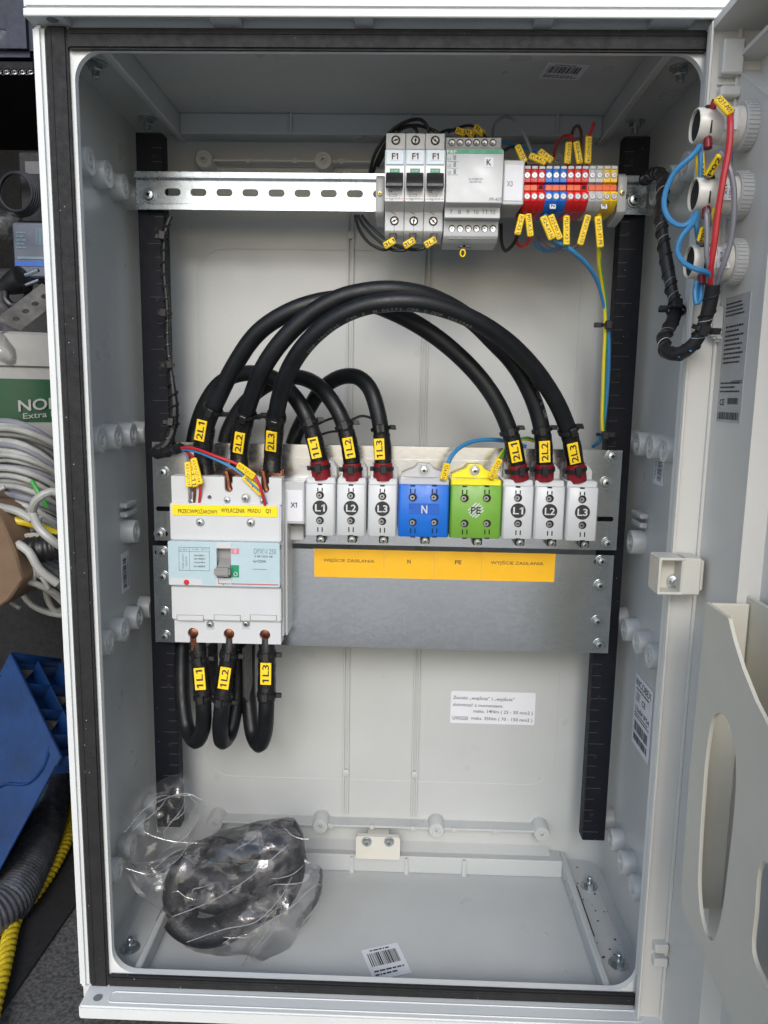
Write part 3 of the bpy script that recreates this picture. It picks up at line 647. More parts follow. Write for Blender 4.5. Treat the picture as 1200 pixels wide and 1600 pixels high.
# strip label
x0, x1, z0, z1 = place_between(491, 861, 867, 905, YP); ct = [P(u, 880, YP).x for u in (600, 679, 752)]; xs = [x0] + ct + [x1]
for (a, b), s, u, wpx in zip(zip(xs, xs[1:]), ('WEJŚCIE ZASILANIA', 'N', 'PE', 'WYJŚCIE ZASILANIA'), (545, 639, 716, 808), (80, 5, 10, 82)):
    bm = nb(); box(bm, a + .0001, b - .0001, YP - .0006, YP - .0001, z0, z1); sl = obj('strip_label', bm, YELO, LP, 'orange yellow label printed ' + s)
    bm = nb(); ptxt(bm, s, u, 876 + (u - 545) * .015, YP - .0008, wpx, 8.2 if len(s) > 3 else 6.4); obj('lettering', bm, INK, sl)
# ================================================================== main breaker
YQ = .0760
BRK = thing('main_breaker', 'large white main circuit breaker with yellow label PRZECIWPOŻAROWY WYŁĄCZNIK PRĄDU Q1', 'circuit breaker', P(355, 1005, .1))
def q4(u0, v0, u1, v1, Y): return place_between(u0, v0, u1, v1, Y)
# rear body
x0, x1, z0, z1 = q4(268, 750, 441, 1004, YQ)
XL, XR = x0 - .0005, x1 + .0003
bm = nb(); box(bm, XL + .001, XR - .001, YQ + .012, YP - .0003, z0 + .003, z1 - .004, .001, 1); box(bm, XR - .0012, XR + .0010, YQ + .022, YP - .0003, z0 + .001, z1 - .012, .0008, 1); obj('rear_body', bm, WHITE, BRK)
# top terminal cover with notches
def cover(u0, v0, u1, v1, Y, yb, notches, holes=[], name='cover', m=WHITE, r=.0012, chan=None):
    x0, x1, z0, z1 = q4(u0, v0, u1, v1, Y); k = ppm((u0 + u1) / 2, (v0 + v1) / 2, Y); out = [(x0, z0)]
    for u, rr, dv in notches.get('bot', []):
        c = P(u, v1, Y).x; out += [(c - rr * k * .62, z0), (c - rr * k * .62, z0 + dv * k - rr * k * .8)] + [(c + rr * k * math.cos(t), z0 + dv * k + rr * k * math.sin(t)) for t in [math.radians(218 - 256 * i / 14) for i in range(15)]] + [(c + rr * k * .62, z0 + dv * k - rr * k * .8), (c + rr * k * .62, z0)]
    out += [(x1, z0), (x1, z1)]
    for u, rr, dv in notches.get('top', []):
        c = P(u, v0, Y).x; out += [(c + rr * k, z1)] + [(c + rr * k * math.cos(t), z1 - dv * k + rr * k * math.sin(t)) for t in [math.radians(-180 * i / 10) for i in range(11)]] + [(c - rr * k, z1)]
    out += [(x0, z1)]
    hs = [circ(P(u, v, Y).x, P(u, v, Y).z, rr * k) for u, v, rr in holes]
    bm = nb(); sheet(bm, out, hs, Y, yb); return obj(name, bm, m, BRK)
cover(268, 745, 440, 787, YQ + .004, YQ + .020, {'top': ((414, 6.5, 18), (357, 6.5, 18), (300, 6.5, 18))}, [(327.5, 777, 3.5)], 'upper_terminal_cover')
bm = nb()
for u in (300, 357, 414): c = P(u, 765, YQ + .016); box(bm, c.x - .0055, c.x + .0055, c.y, c.y + .001, c.z - .012, c.z + .014)
obj('terminal_recess', bm, HOLE, BRK)
x0, x1, z0, z1 = q4(265.5, 787, 439, 846, YQ + .001); bm = nb(); box(bm, x0, x1, YQ + .001, YQ + .02, z0, z1, .0012, 2); obj('middle_cover', bm, WHITE, BRK)
x0, x1, z0, z1 = q4(269, 790, 433, 806.5, YQ); bm = nb(); box(bm, x0, x1, YQ + .0003, YQ + .0013, z0, z1, .0002, 1); lb = obj('name_label', bm, YBR, BRK, 'yellow label printed PRZECIWPOŻAROWY WYŁĄCZNIK PRĄDU Q1')
bm = nb(); ptxt(bm, 'PRZECIWPOŻAROWY', 309, 798.2, YQ, 62, 8.6, -.3); ptxt(bm, 'WYŁĄCZNIK', 364, 798.6, YQ, 38, 9, -.3); ptxt(bm, 'PRĄDU', 397, 799, YQ, 20, 8.6); ptxt(bm, 'Q1', 419, 799, YQ, 8, 7.5); obj('lettering', bm, INK, lb)
for u, v in ((313, 816), (392, 816.5)): screw(BRK, P(u, v, YQ + .001), .0030)
for u, v in ((355, 781), (411, 783), (299, 783)): screw(BRK, P(u, v, YQ + .004), .0024)
bm = nb(); x0, x1, z0, z1 = q4(378, 772, 391, 785, YQ + .004); box(bm, x0, x1, YQ + .003, YQ + .0042, z0, z1, .0006, 1); obj('screw_recess', bm, LGREY, BRK); screw(BRK, P(384, 778, YQ + .003), .0030)
# blue tinted face
x0, x1, z0, z1 = q4(263, 847, 437, 916, YQ - .004)
bm = nb(); hx0, hx1, hz0, hz1 = q4(338.5, 857, 361, 903, YQ - .004)
sheet(bm, rrect(x0, x1, z0, z1, .0015), [[(hx0, hz0), (hx1, hz0), (hx1, hz1), (hx0, hz1)]], YQ - .004, YQ + .012); FC = obj('face_cover', bm, SKYB, BRK)
bm = nb(); box(bm, hx0, hx1, YQ + .004, YQ + .006, hz0, hz1); obj('toggle_recess', bm, TGREY, BRK)
bm = nb(); a0, a1, b0, b1 = q4(334, 888, 359, 901, YQ - .013); box(bm, a0, a1, YQ - .014, YQ - .004, b0, b1, .0015, 2); prism(bm, [(YQ - .008, b0 + .001), (YQ + .004, b0 + .004), (YQ + .004, b1 + .006), (YQ - .008, b1)], a0 + .002, a1 - .001, .0004); obj('toggle_handle', bm, TGREY, BRK)
def patch(u0, v0, u1, v1, Y, m, par, name='print_patch', t=.0004, label=None):
    x0, x1, z0, z1 = q4(u0, v0, u1, v1, Y); bm = nb(); box(bm, x0, x1, Y - t, Y + .0001, z0, z1); return obj(name, bm, m, par, label)
YC = YQ - .004
patch(338.5, 848, 361, 856.5, YC, WHITE, FC); patch(338.5, 903.5, 361, 915, YC, WHITE, FC); patch(361.5, 857, 373.5, 865.5, YC, PINK, FC); patch(361.5, 883, 373.5, 902, YC, GRNP, FC)
bm = nb(); ptxt(bm, 'I', 367.5, 861.2, YC - .0006, 1.6, 5.5); ptxt(bm, 'O', 368, 897, YC - .0006, 6.5, 7); obj('switch_symbol', bm, WHITE, FC)
patch(361.5, 912.3, 435, 913.6, YC, REDP, FC, 'red_line'); bm = nb(); ptxt(bm, 'L', 342.5, 908.5, YC - .0006, 3, 8); obj('red_letter', bm, REDP, FC)
bm = nb(); ptxt(bm, 'legrand', 352, 912.3, YC - .0006, 14, 4); ptxt(bm, 'Ie=250A', 406, 877, YC - .0002, 20, 4.2); ptxt(bm, 'II 40-125A AB', 412, 869.5, YC - .0002, 28, 3.4)
for (a, b) in (('Ue=500V~', 868), ('Ui=500V', 873.2), ('Uimp=8kV', 879), ('Ic=400V', 885)): ptxt(bm, a, 312, b, YC - .0002, 18, 3)
obj('lettering', bm, INK, FC)
bm = nb(); ptxt(bm, 'DPX³-I 250', 414, 861.5, YC - .0002, 35, 8.5)
for p in ((279.5, 855, 327.5, 855.8), (279.5, 861.5, 327.5, 862), (279.5, 891, 327.5, 891.7), (279.5, 855, 280, 891.5), (327, 855, 327.5, 891.5), (296, 855, 296.5, 891.5)):
    x0, x1, z0, z1 = q4(*p, YC); box(bm, x0, x1, YC - .0003, YC, z0, z1)
ptxt(bm, 'Ie 40A', 287, 858.4, YC - .0002, 12, 3); ptxt(bm, 'In 40   50°C', 312, 858.4, YC - .0002, 24, 3)
ptxt(bm, 'EN/IEC 60947-2', 286, 876.5, YC - .0002, 24, 3, 90); ptxt(bm, '50/60 Hz', 291, 877, YC - .0002, 16, 3, 90)
x0, x1, z0, z1 = q4(395, 889, 417, 889.8, YC); box(bm, x0, x1, YC - .0003, YC, z0, z1); obj('printing', bm, INKB, FC)
patch(265, 904, 317, 913.5, YC, WHITE, FC, 'test_button_plate'); bm = nb(); lathe(bm, [(.0024, 0), (.0024, .0012), (.0018, .0018), (0, .0018)], frame(P(291.5, 909.5, YC - .0004), FR), 20); obj('trip_button', bm, TRED, FC)
# lower covers
x0, x1, z0, z1 = q4(268, 917, 439, 970, YQ); bm = nb(); box(bm, x0, x1, YQ, YQ + .02, z0, z1, .001, 2); LC = obj('lower_cover', bm, WHITE, BRK)
for a in (277, 335, 391.5):
    x0, x1, z0, z1 = q4(a, 961.5, a + 40.5, 970, YQ); bm = nb(); box(bm, x0, x1, YQ - .0006, YQ + .001, z0 + .0002, z1, .0004, 1); obj('latch_tab', bm, WHITE, LC)
bm = nb()
for a in (277, 335, 391.5):
    x0, x1, z0, z1 = q4(a - .8, 960.7, a + 41.3, 970, YQ); box(bm, x0, x1, YQ - .0001, YQ + .001, z0 + .0002, z1)
obj('latch_gap', bm, DGREY, LC)
cover(273, 970, 439, 1005, YQ + .004, YQ + .020, {'bot': ((302, 8.5, 15), (358, 8.5, 15), (414, 8.5, 15))}, [], 'lower_terminal_cover')
bm = nb(); x0, x1, z0, z1 = q4(274, 972, 438, 1004, YQ + .018); box(bm, x0, x1, YQ + .018, YQ + .02, z0, z1); obj('terminal_recess', bm, HOLE, BRK)
for u in (302, 358, 414):
    c = P(u + 2, 988, YQ + .010); bm = nb(); lathe(bm, [(.0052, 0), (.0052, .003), (.0042, .0036), (0, .0036)], frame(c, FR), 20); box(bm, c.x - .0036, c.x + .0036, c.y - .001, c.y + .004, c.z - .018, c.z - .003); obj('copper_lug', bm, COPPER, BRK)
for u, v in ((328.5, 974), (384.5, 973)):
    x0, x1, z0, z1 = q4(u - 6, v - 3, u + 6, v + 9, YQ + .004); bm = nb(); box(bm, x0, x1, YQ + .0033, YQ + .0045, z0, z1, .0004, 1); obj('screw_recess', bm, LGREY, BRK); screw(BRK, P(u, v + 1, YQ + .0033), .0026)
# copper lugs on top
for u in (318, 374, 425):
    c = P(u, 743, YQ + .022); bm = nb(); box(bm, c.x - .0115, c.x + .0105, c.y, c.y + .004, c.z - .012, c.z + .006, .0006, 1); obj('copper_lug', bm, COPPER, BRK)
for u in (357, 414):
    bm = nb(); pts = [P(u - 2 + a, b, YQ + .012) for a, b in ((-2, 736), (1, 750), (2, 760), (5, 767))]; tube(bm, spline(pts, .002), .0034, 10); obj('copper_strip', bm, COPPER, BRK)
# phase barriers under the breaker
for u, ub in ((331, 327), (386, 392)):
    a, b = P(u, 1003, YQ + .03), P(ub, 1096, YQ + .03); bm = nb()
    prism(bm, [(YQ + .012, a.z), (YQ + .05, a.z), (YQ + .05, b.z + .01), (YQ + .028, b.z), (YQ + .012, b.z + .012)], a.x - .0008, a.x + .0008); obj('phase_barrier', bm, BLACK, BRK)
for u in (466, 352):
    a = P(u - 30, 735, YQ + .05)
# ================================================================== X1 marker holder
x0, x1, z0, z1 = q4(443, 753, 476, 819, .100); MK = thing('marker_holder', 'white marker holder printed X1 beside the main breaker', 'marker holder', ((x0 + x1) / 2, .1, z0))
bm = nb(); box(bm, x0, x1, .100, YP, z0, z1, .001, 1); obj('holder_body', bm, LGREY, MK)
x0, x1, z0, z1 = q4(446, 766, 473, 815, .099); bm = nb(); box(bm, x0, x1, .0992, .1004, z0, z1, .0003, 1); c = obj('marker_card', bm, PAPER, MK); bm = nb(); ptxt(bm, 'X1', 459, 789, .0988, 10, 8); obj('lettering', bm, INK, c)
x0, x1, z0, z1 = q4(441, 819, 476, 842, .1295); bm = nb(); box(bm, x0, x1, .122, YP - .0003, z0, z1, .0008, 1); obj('holder_foot', bm, GREY, MK)
# ================================================================== distribution blocks
YD = .0915
def dblock(u0, u1, v0, v1, txt, label, m=WHITE, mt=None, cap=None):
    mt = mt or m; cap = cap or m; wide = (u1 - u0) > 60
    x0, x1, z0, z1 = q4(u0, v0 + 10, u1, v1, YD); t = thing('terminal_block', label, 'terminal block', ((x0 + x1) / 2, YP, z0), 'power distribution blocks on the upper plate')
    x0 += .0002; x1 -= .0002; ch = .0016
    bm = nb(); prism(bm, [(x0, YP - .0004), (x0, YD + ch * 2.2), (x0 + ch, YD + .0001), (x1 - ch, YD + .0001), (x1, YD + ch * 2.2), (x1, YP - .0004)], z0 + .0005, z1, .0005, 'z')
    b = obj('block_body', bm, m, t)
    # rear top collar, lighter, showing above the face
    zc = P((u0 + u1) / 2, v0, YD + .006).z
    bm = nb(); box(bm, x0 + .0005, x1 - .0005, YD + .006, YP - .0004, z1 - .001, zc, .0012, 1); obj('top_collar', bm, cap, t)
    bm = nb()
    if wide:
        zr = z1 + .0175; cx = (x0 + x1) / 2
        prism(bm, [(x0 + .002, z1 - .002), (x1 - .002, z1 - .002), (x1 - .002, z1 + .008), (cx + .009, zr - .004), (cx + .006, zr), (cx - .006, zr), (cx - .009, zr - .004), (x0 + .002, z1 + .008)], YP - .016, YP - .010, .0005, 'y')
    else: prism(bm, [(x0 + .003, z1 - .002), (x1 - .001, z1 - .002), (x1 - .001, z1 + .013), (x1 - .006, z1 + .019), (x0 + .004, z1 + .019)], YP - .014, YP - .004, .0006, 'y')
    obj('rear_ear', bm, cap, t)
    if wide: screw(t, ((x0 + x1) / 2, YP - .016, z1 + .0085 + .003), .0038)
    k = ppm((u0 + u1) / 2, (v0 + v1) / 2, YD); um = (u0 + u1) / 2; H = v1 - v0
    cols = [um - .0] if not wide else [u0 + 23, u1 - 23]; hy = (v0 + H * .30, v0 + H * .73) if not wide else (v0 + H * .315, v0 + H * .74)
    for cu in cols:
        for cv in hy:
            c = P(cu, cv, YD); bm = nb(); lathe(bm, [(.0042, .0000), (.0041, .0004), (.0038, .0004), (.0036, .0001)], frame(c, FR), 22, False); obj('hole_rim', bm, m, t)
            bm = nb(); lathe(bm, [(.0037, .0001), (.0037, .0003)], frame(c, FR), 24); h = obj('screw_hole', bm, HOLE, t)
            bm = nb(); dx = random.uniform(-.0009, -.0003); lathe(bm, [(.0024, .0003), (.0023, .0005), (.0010, .0005), (.0008, .0002), (0, .0002)], frame(c + Vector((dx, 0, -.0003)), FR), 6 if False else 18); obj('clamp_screw', bm, DMETAL, h)
        for cv in (v0 + H * .215, v0 + H * .885):
            for d in (-3.4, 3.4):
                c = P(cu + d, cv, YD); bm = nb(); box(bm, c.x - .00055, c.x + .00055, YD - .0003, YD + .001, c.z - .0023, c.z + .0023, .0002, 1); obj('vent_slot', bm, HOLE, t)
    if txt != 'N' and txt != 'PE':
        c = P(um, v0 + H * .515, YD); bm = nb(); lathe(bm, [(.0070, 0), (.0070, .0004)], frame(c, FR), 32); d = obj('phase_disc', bm, INK, t); bm = nb(); addtxt(bm, txt, c + FR * .0006, (1, 0, 0), (0, 0, 1), .0094, .0068); obj('lettering', bm, WHITE, d)
    elif txt == 'N':
        d = patch(u0 + 17, v0 + H * .42, u1 - 16, v0 + H * .60, YD, TBLUE2, t); c = P(um + 1, v0 + H * .52, YD); bm = nb(); addtxt(bm, 'N', c + FR * .0007, (1, 0, 0), (0, 0, 1), .0056, .0078); obj('lettering', bm, WHITE, d)
    else:
        c = P(um, v0 + H * .52, YD); bm = nb()
        for k_ in range(-2, 3):        # hatched disc
            s = k_ * .0024; hl = math.sqrt(max(0, .0072 ** 2 - s * s)); a = Vector((1, 0, 1)).normalized(); n_ = Vector((-1, 0, 1)).normalized()
            if hl > .001: slab(bm, c + FR * .0003 + n_ * s, a, FR.cross(a) * -1 if False else n_, hl * 2, .0012, .0003)
        d = obj('phase_disc', bm, WHITE, t); bm = nb(); addtxt(bm, 'PE', c + FR * .0007, (1, 0, 0), (0, 0, 1), .0092, .0066); obj('lettering', bm, INK, d)
    for v in (v0 + 9.0 + 2, v1 - 1.0):
        for cu in cols: c = P(cu, v, YD); bm = nb(); box(bm, c.x - .0022, c.x + .0022, YD - .0002, YD + .003, c.z - .0006, c.z + .0006); obj('latch_slot', bm, HOLE, t)
    bm = nb(); c = P(um + 2, v1 + 4, YP - .008); box(bm, c.x - .0045, c.x + .0045, YP - .012, YP - .0005, c.z - .003, c.z + .006, .0008, 1); obj('foot', bm, BLACK, t); screw(t, Vector((c.x, YP - .012, c.z)), .0026)
    return t
dblock(476, 524, 746, 838, 'L1', 'white terminal block L1 next to the marker X1, first on the input side')
dblock(525, 572, 747, 838, 'L2', 'white terminal block L2 between the L1 and L3 blocks on the input side')
dblock(574, 621, 748, 839, 'L3', 'white terminal block L3 left of the blue N block')
dblock(622, 702, 748, 840, 'N', 'blue double width terminal block marked N', TBLUE, None, LGREY)
dblock(703, 784, 749, 842, 'PE', 'green and yellow double width terminal block marked PE', TGREEN, None, TYEL)
dblock(785, 834, 750, 843, 'L1', 'white terminal block L1 right of the green PE block')
dblock(835, 883, 751, 844, 'L2', 'white terminal block L2 between the L1 and L3 blocks on the output side')
dblock(885, 935, 752, 846, 'L3', 'white terminal block L3 at the right end of the row')
# ================================================================== modular breakers F1
def zz(v, Y, u=650): return P(u, v, Y).z
YN, YS, YW = .0750, .0965, .0870
def profile(dz=0): return [(YW + .047, zz(208, YS)), (YS, zz(208, YS)), (YS, zz(233, YS)), (YN, zz(234, YN)), (YN, zz(315, YN)), (YS, zz(331, YS)), (YS, zz(361, YS)), (YS + .01, zz(372, YS + .01)), (YW + .047, zz(372, YS + .01))]
for i in range(3):
    u0, u1 = 601 + i * 31.6, 632.4 + i * 31.6; x0, x1 = P(u0, 275, YN).x + .0001, P(u1, 275, YN).x - .0001; um = (u0 + u1) / 2; xm = (x0 + x1) / 2
    t = thing('circuit_breaker', ('left', 'middle', 'right')[i] + ' of the three narrow white F1 circuit breakers on the rail', 'circuit breaker', (xm, YS, zz(361, YS)), 'three F1 miniature circuit breakers')
    bm = nb(); prism(bm, profile(), x0, x1, .0006); obj('breaker_body', bm, WHITE2, t)
    a = q4(u0 + 1.5, 234.5, u1 - 1.5, 258, YN); bm = nb(); box(bm, x0 + .0008, x1 - .0008, YN - .0012, YN + .001, a[2], a[3], .0005, 1); wdw = obj('label_window', bm, LBLUE, t)
    a = q4(u0 + 8, 238, u1 - 8, 252, YN); bm = nb(); box(bm, xm - .0048, xm + .0048, YN - .0015, YN - .001, a[2], a[3]); pc = obj('label_card', bm, PAPER, wdw)
    bm = nb(); addtxt(bm, 'F1', (xm, YN - .0017, (a[2] + a[3]) / 2), (1, 0, 0), (0, 0, 1), .0054, .0050); obj('lettering', bm, INK, t)
    a = q4(u0 + 7, 263.5, u1 - 9, 271, YN); bm = nb(); box(bm, xm - .0042, xm + .0042, YN - .0004, YN + .001, a[2], a[3]); g = obj('status_window', bm, GRNP, t)
    bm = nb(); addtxt(bm, 'O-OFF', (xm, YN - .0006, (a[2] + a[3]) / 2), (1, 0, 0), (0, 0, 1), .006, .0014); obj('lettering', bm, WHITE, g)
    zt_, zb_ = zz(271, YN), zz(293, YN - .008); bm = nb(); prism(bm, [(YN + .002, zt_), (YN - .003, zt_), (YN - .0105, zb_ + .0030), (YN - .0105, zb_), (YN - .006, zb_ - .0005), (YN + .002, zb_ + .003)], x0 + .0012, x1 - .0012, .0006); obj('toggle', bm, BLACK, t)
    bm = nb(); addtxt(bm, 'legrand', (xm, YN - .0003, zz(311, YN)), (1, 0, 0), (0, 0, 1), .0092, .0024); addtxt(bm, 'C6', (xm - .0035, YN - .0003, zz(299, YN)), (1, 0, 0), (0, 0, 1), .0032, .002)
    a = q4(u0 + 7, 303, u0 + 19, 307, YN)
    for (p, q, r_, s_) in ((a[0], a[1], a[2], a[2] + .0003), (a[0], a[1], a[3] - .0003, a[3]), (a[0], a[0] + .0003, a[2], a[3]), (a[1] - .0003, a[1], a[2], a[3])): box(bm, p, q, YN - .0003, YN, r_, s_)
    obj('printing', bm, INKG, t)
    bm = nb(); z_ = zz(311, YN); box(bm, x0 + .0008, xm - .0052, YN - .0003, YN, z_ - .0002, z_ + .0002); box(bm, xm + .0052, x1 - .0008, YN - .0003, YN, z_ - .0002, z_ + .0002); obj('red_line', bm, REDP, t)
    bm = nb(); sg = Vector((xm - .001, YS - .0007, zz(331, YS) - .001))
    slab(bm, Vector((xm - .0012, YS - .001, zz(333.5, YS))), (1, 0, -.5), (.5, 0, 1), .005, .0004, .0003); obj('contact_symbol', bm, INKG, t)
    for v in (219.5, 345.5):
        c = Vector((xm, YS, zz(v, YS))); bm = nb(); lathe(bm, [(.0040, .0001), (.0040, .0004)], frame(c, FR), 22); h = obj('screw_well', bm, INK, t)
        bm = nb(); lathe(bm, [(.0027, .0004), (.0026, .0007), (.001, .0007), (.0006, .0003), (0, .0003)], frame(c, FR), 18); s_ = obj('clamp_screw', bm, DMETAL, t)
        bm = nb(); box(bm, -.0026, .0026, -.0004, .0004, .0007, .00085, 0, 1, frame(c, FR) @ Matrix.Rotation(.4 + i, 4, 'Z')); obj('slot', bm, HOLE, s_)
        bm = nb(); zc_ = zz(v, YS); box(bm, xm - .0002, xm + .0002, YS - .0003, YS, (zc_ + .0045) if v < 300 else zc_ - .010, (zc_ + .0075) if v < 300 else zc_ - .0045); obj('parting_line', bm, DGREY, t)
# ================================================================== phase monitoring relay
x0, x1 = P(697, 275, YN).x, P(786, 275, YN).x; xm = (x0 + x1) / 2
t = thing('phase_relay', 'wide light grey relay marked K and PF-431 with a green stripe', 'relay', (xm, YS, zz(361, YS)))
bm = nb(); prism(bm, [(.134, zz(214, YS)), (YS, zz(214, YS)), (YS, zz(230, YS)), (YN, zz(233, YN)), (YN, zz(316, YN)), (YN + .0105, zz(323, YN + .0105)), (YN + .0105, zz(340, YN + .0105)), (YS, zz(344, YS)), (YS, zz(368, YS)), (YS + .008, zz(380, YS + .008)), (.134, zz(380, YS + .008))], x0, x1, .0006); obj('relay_body', bm, RELAY, t)
a = q4(698, 234, 785, 240, YN); bm = nb(); box(bm, x0 + .0007, x1 - .0007, YN - .0004, YN + .001, a[2], a[3]); g = obj('green_stripe', bm, GRNP, t); bm = nb(); ptxt(bm, 'F&F', 706, 237, YN - .0007, 15, 5); obj('lettering', bm, WHITE, g)
bm = nb(); c = P(764, 253.5, YN); slab(bm, c, (1, 0, 0), (0, 0, 1), .0078, .0078, .0005); k_ = obj('letter_card', bm, PAPER, t); bm = nb(); ptxt(bm, 'K', 764, 253.5, YN - .0006, 7.5, 9); obj('lettering', bm, INK, k_)
bm = nb(); ptxt(bm, 'PF-431', 774, 311.5, YN - .0003, 18, 5.2); ptxt(bm, 'Un 3×400V+N', 743, 279.5, YN - .0003, 21, 3); ptxt(bm, 'Izas 230V AC', 743, 283.8, YN - .0003, 18, 2.8)
for j, v in enumerate((247, 257.5, 268)): 
    ptxt(bm, 'L' + str(j + 1), 702, v + 1, YN - .0003, 5, 3.4); a = q4(699, v + 5, 716, v + 5.4, YN); box(bm, a[0], a[1], YN - .0003, YN, a[2], a[3])
obj('printing', bm, INKG, t)
for v in (246, 257, 268): a = q4(708.5, v - 3.5, 712.5, v + 3.5, YN); bm = nb(); box(bm, a[0], a[1], YN - .0004, YN + .001, a[2], a[3], .0002, 1); obj('indicator', bm, DGREY, t)
bm = nb()
for j, s_ in enumerate(('7', '8', '9', '10', '11', '12')): ptxt(bm, s_, 705 + j * 13, 331, YN + .0102, 4.5 if j < 3 else 8, 6.5)
obj('terminal_number', bm, INKG, t)
for v in (223, 357):
    for j in range(6):
        c = P(706 + j * 12.8, v, YS); c = Vector((c.x, YS, c.z)); bm = nb(); lathe(bm, [(.0030, .0001), (.0030, .0004)], frame(c, FR), 18); h = obj('screw_well', bm, INK, t)
        bm = nb(); lathe(bm, [(.0024, .0004), (.0023, .0007), (.0006, .0004), (0, .0004)], frame(c + Vector((0, 0, -.0004)), FR), 14); obj('clamp_screw', bm, ZINC if (j in (0, 1, 5) and v > 300) else DMETAL, t)
for j in range(6): c = P(706 + j * 12.8, 373, YS + .003); bm = nb(); box(bm, c.x - .0028, c.x + .0028, c.y - .001, c.y + .003, c.z - .0005, c.z + .0005); obj('wire_entry', bm, DGREY, t)
c = P(725, 385, YS + .005); bm = nb(); box(bm, c.x - .001, c.x + .0012, c.y, c.y + .005, c.z - .006, c.z + .002); box(bm, c.x - .005, c.x + .006, c.y, c.y + .003, c.z - .001, c.z + .0015, .0003, 1); obj('zip_tie', bm, BLACK, t)
bm = nb(); pl = [c + Vector((math.cos(a) * .0022 - .001, -.001, math.sin(a) * .003 - .006)) for a in [k * math.pi / 8 for k in range(17)]]; tube(bm, pl, .0007, 6, False); obj('wire_loop', bm, YEL, t)
# ================================================================== end clamps and X3 marker
def endclamp(u0, u1, v0, v1, label):
    x0, x1, z0, z1 = q4(u0, v0, u1, v1, .105); t = thing('end_clamp', label, 'end clamp', ((x0 + x1) / 2, .12, z0), 'grey end clamps on the rail')
    bm = nb(); prism(bm, [(.1365, z0 - .003), (.112, z0), (.105, z0 + .004), (.105, z1 - .004), (.112, z1), (.1365, z1 + .003)], x0, x1, .0006); obj('clamp_body', bm, GREY, t); screw(t, ((x0 + x1) / 2, .105, (z0 + z1) / 2 + .001), .0022, washer=None, m=mat('brass_screw', (.45, .36, .16), .35, 1) if 'brass_screw' not in MATS else MATS['brass_screw'])
endclamp(587, 600, 271, 338, 'grey end clamp left of the F1 breakers'); endclamp(965, 979, 268, 338, 'grey end clamp right of the coloured terminals')
x0, x1, z0, z1 = q4(786, 250, 819, 320, .0810); t = thing('marker_holder', 'white marker holder printed X3 between relay and coloured terminals', 'marker holder', ((x0 + x1) / 2, .1, z0))
bm = nb(); prism(bm, [(.132, z0 + .001), (.081, z0), (.081, z1), (.132, z1 + .0)], x0, x1, .0008); obj('holder_body', bm, GREY, t)
x0, x1, z0, z1 = q4(788, 257, 817, 314, .0805); bm = nb(); box(bm, x0, x1, .0804, .0815, z0, z1, .0003, 1); c = obj('marker_card', bm, PAPER, t); bm = nb(); ptxt(bm, 'X3', 796.5, 287, .0802, 9, 8); obj('lettering', bm, INKG, c)
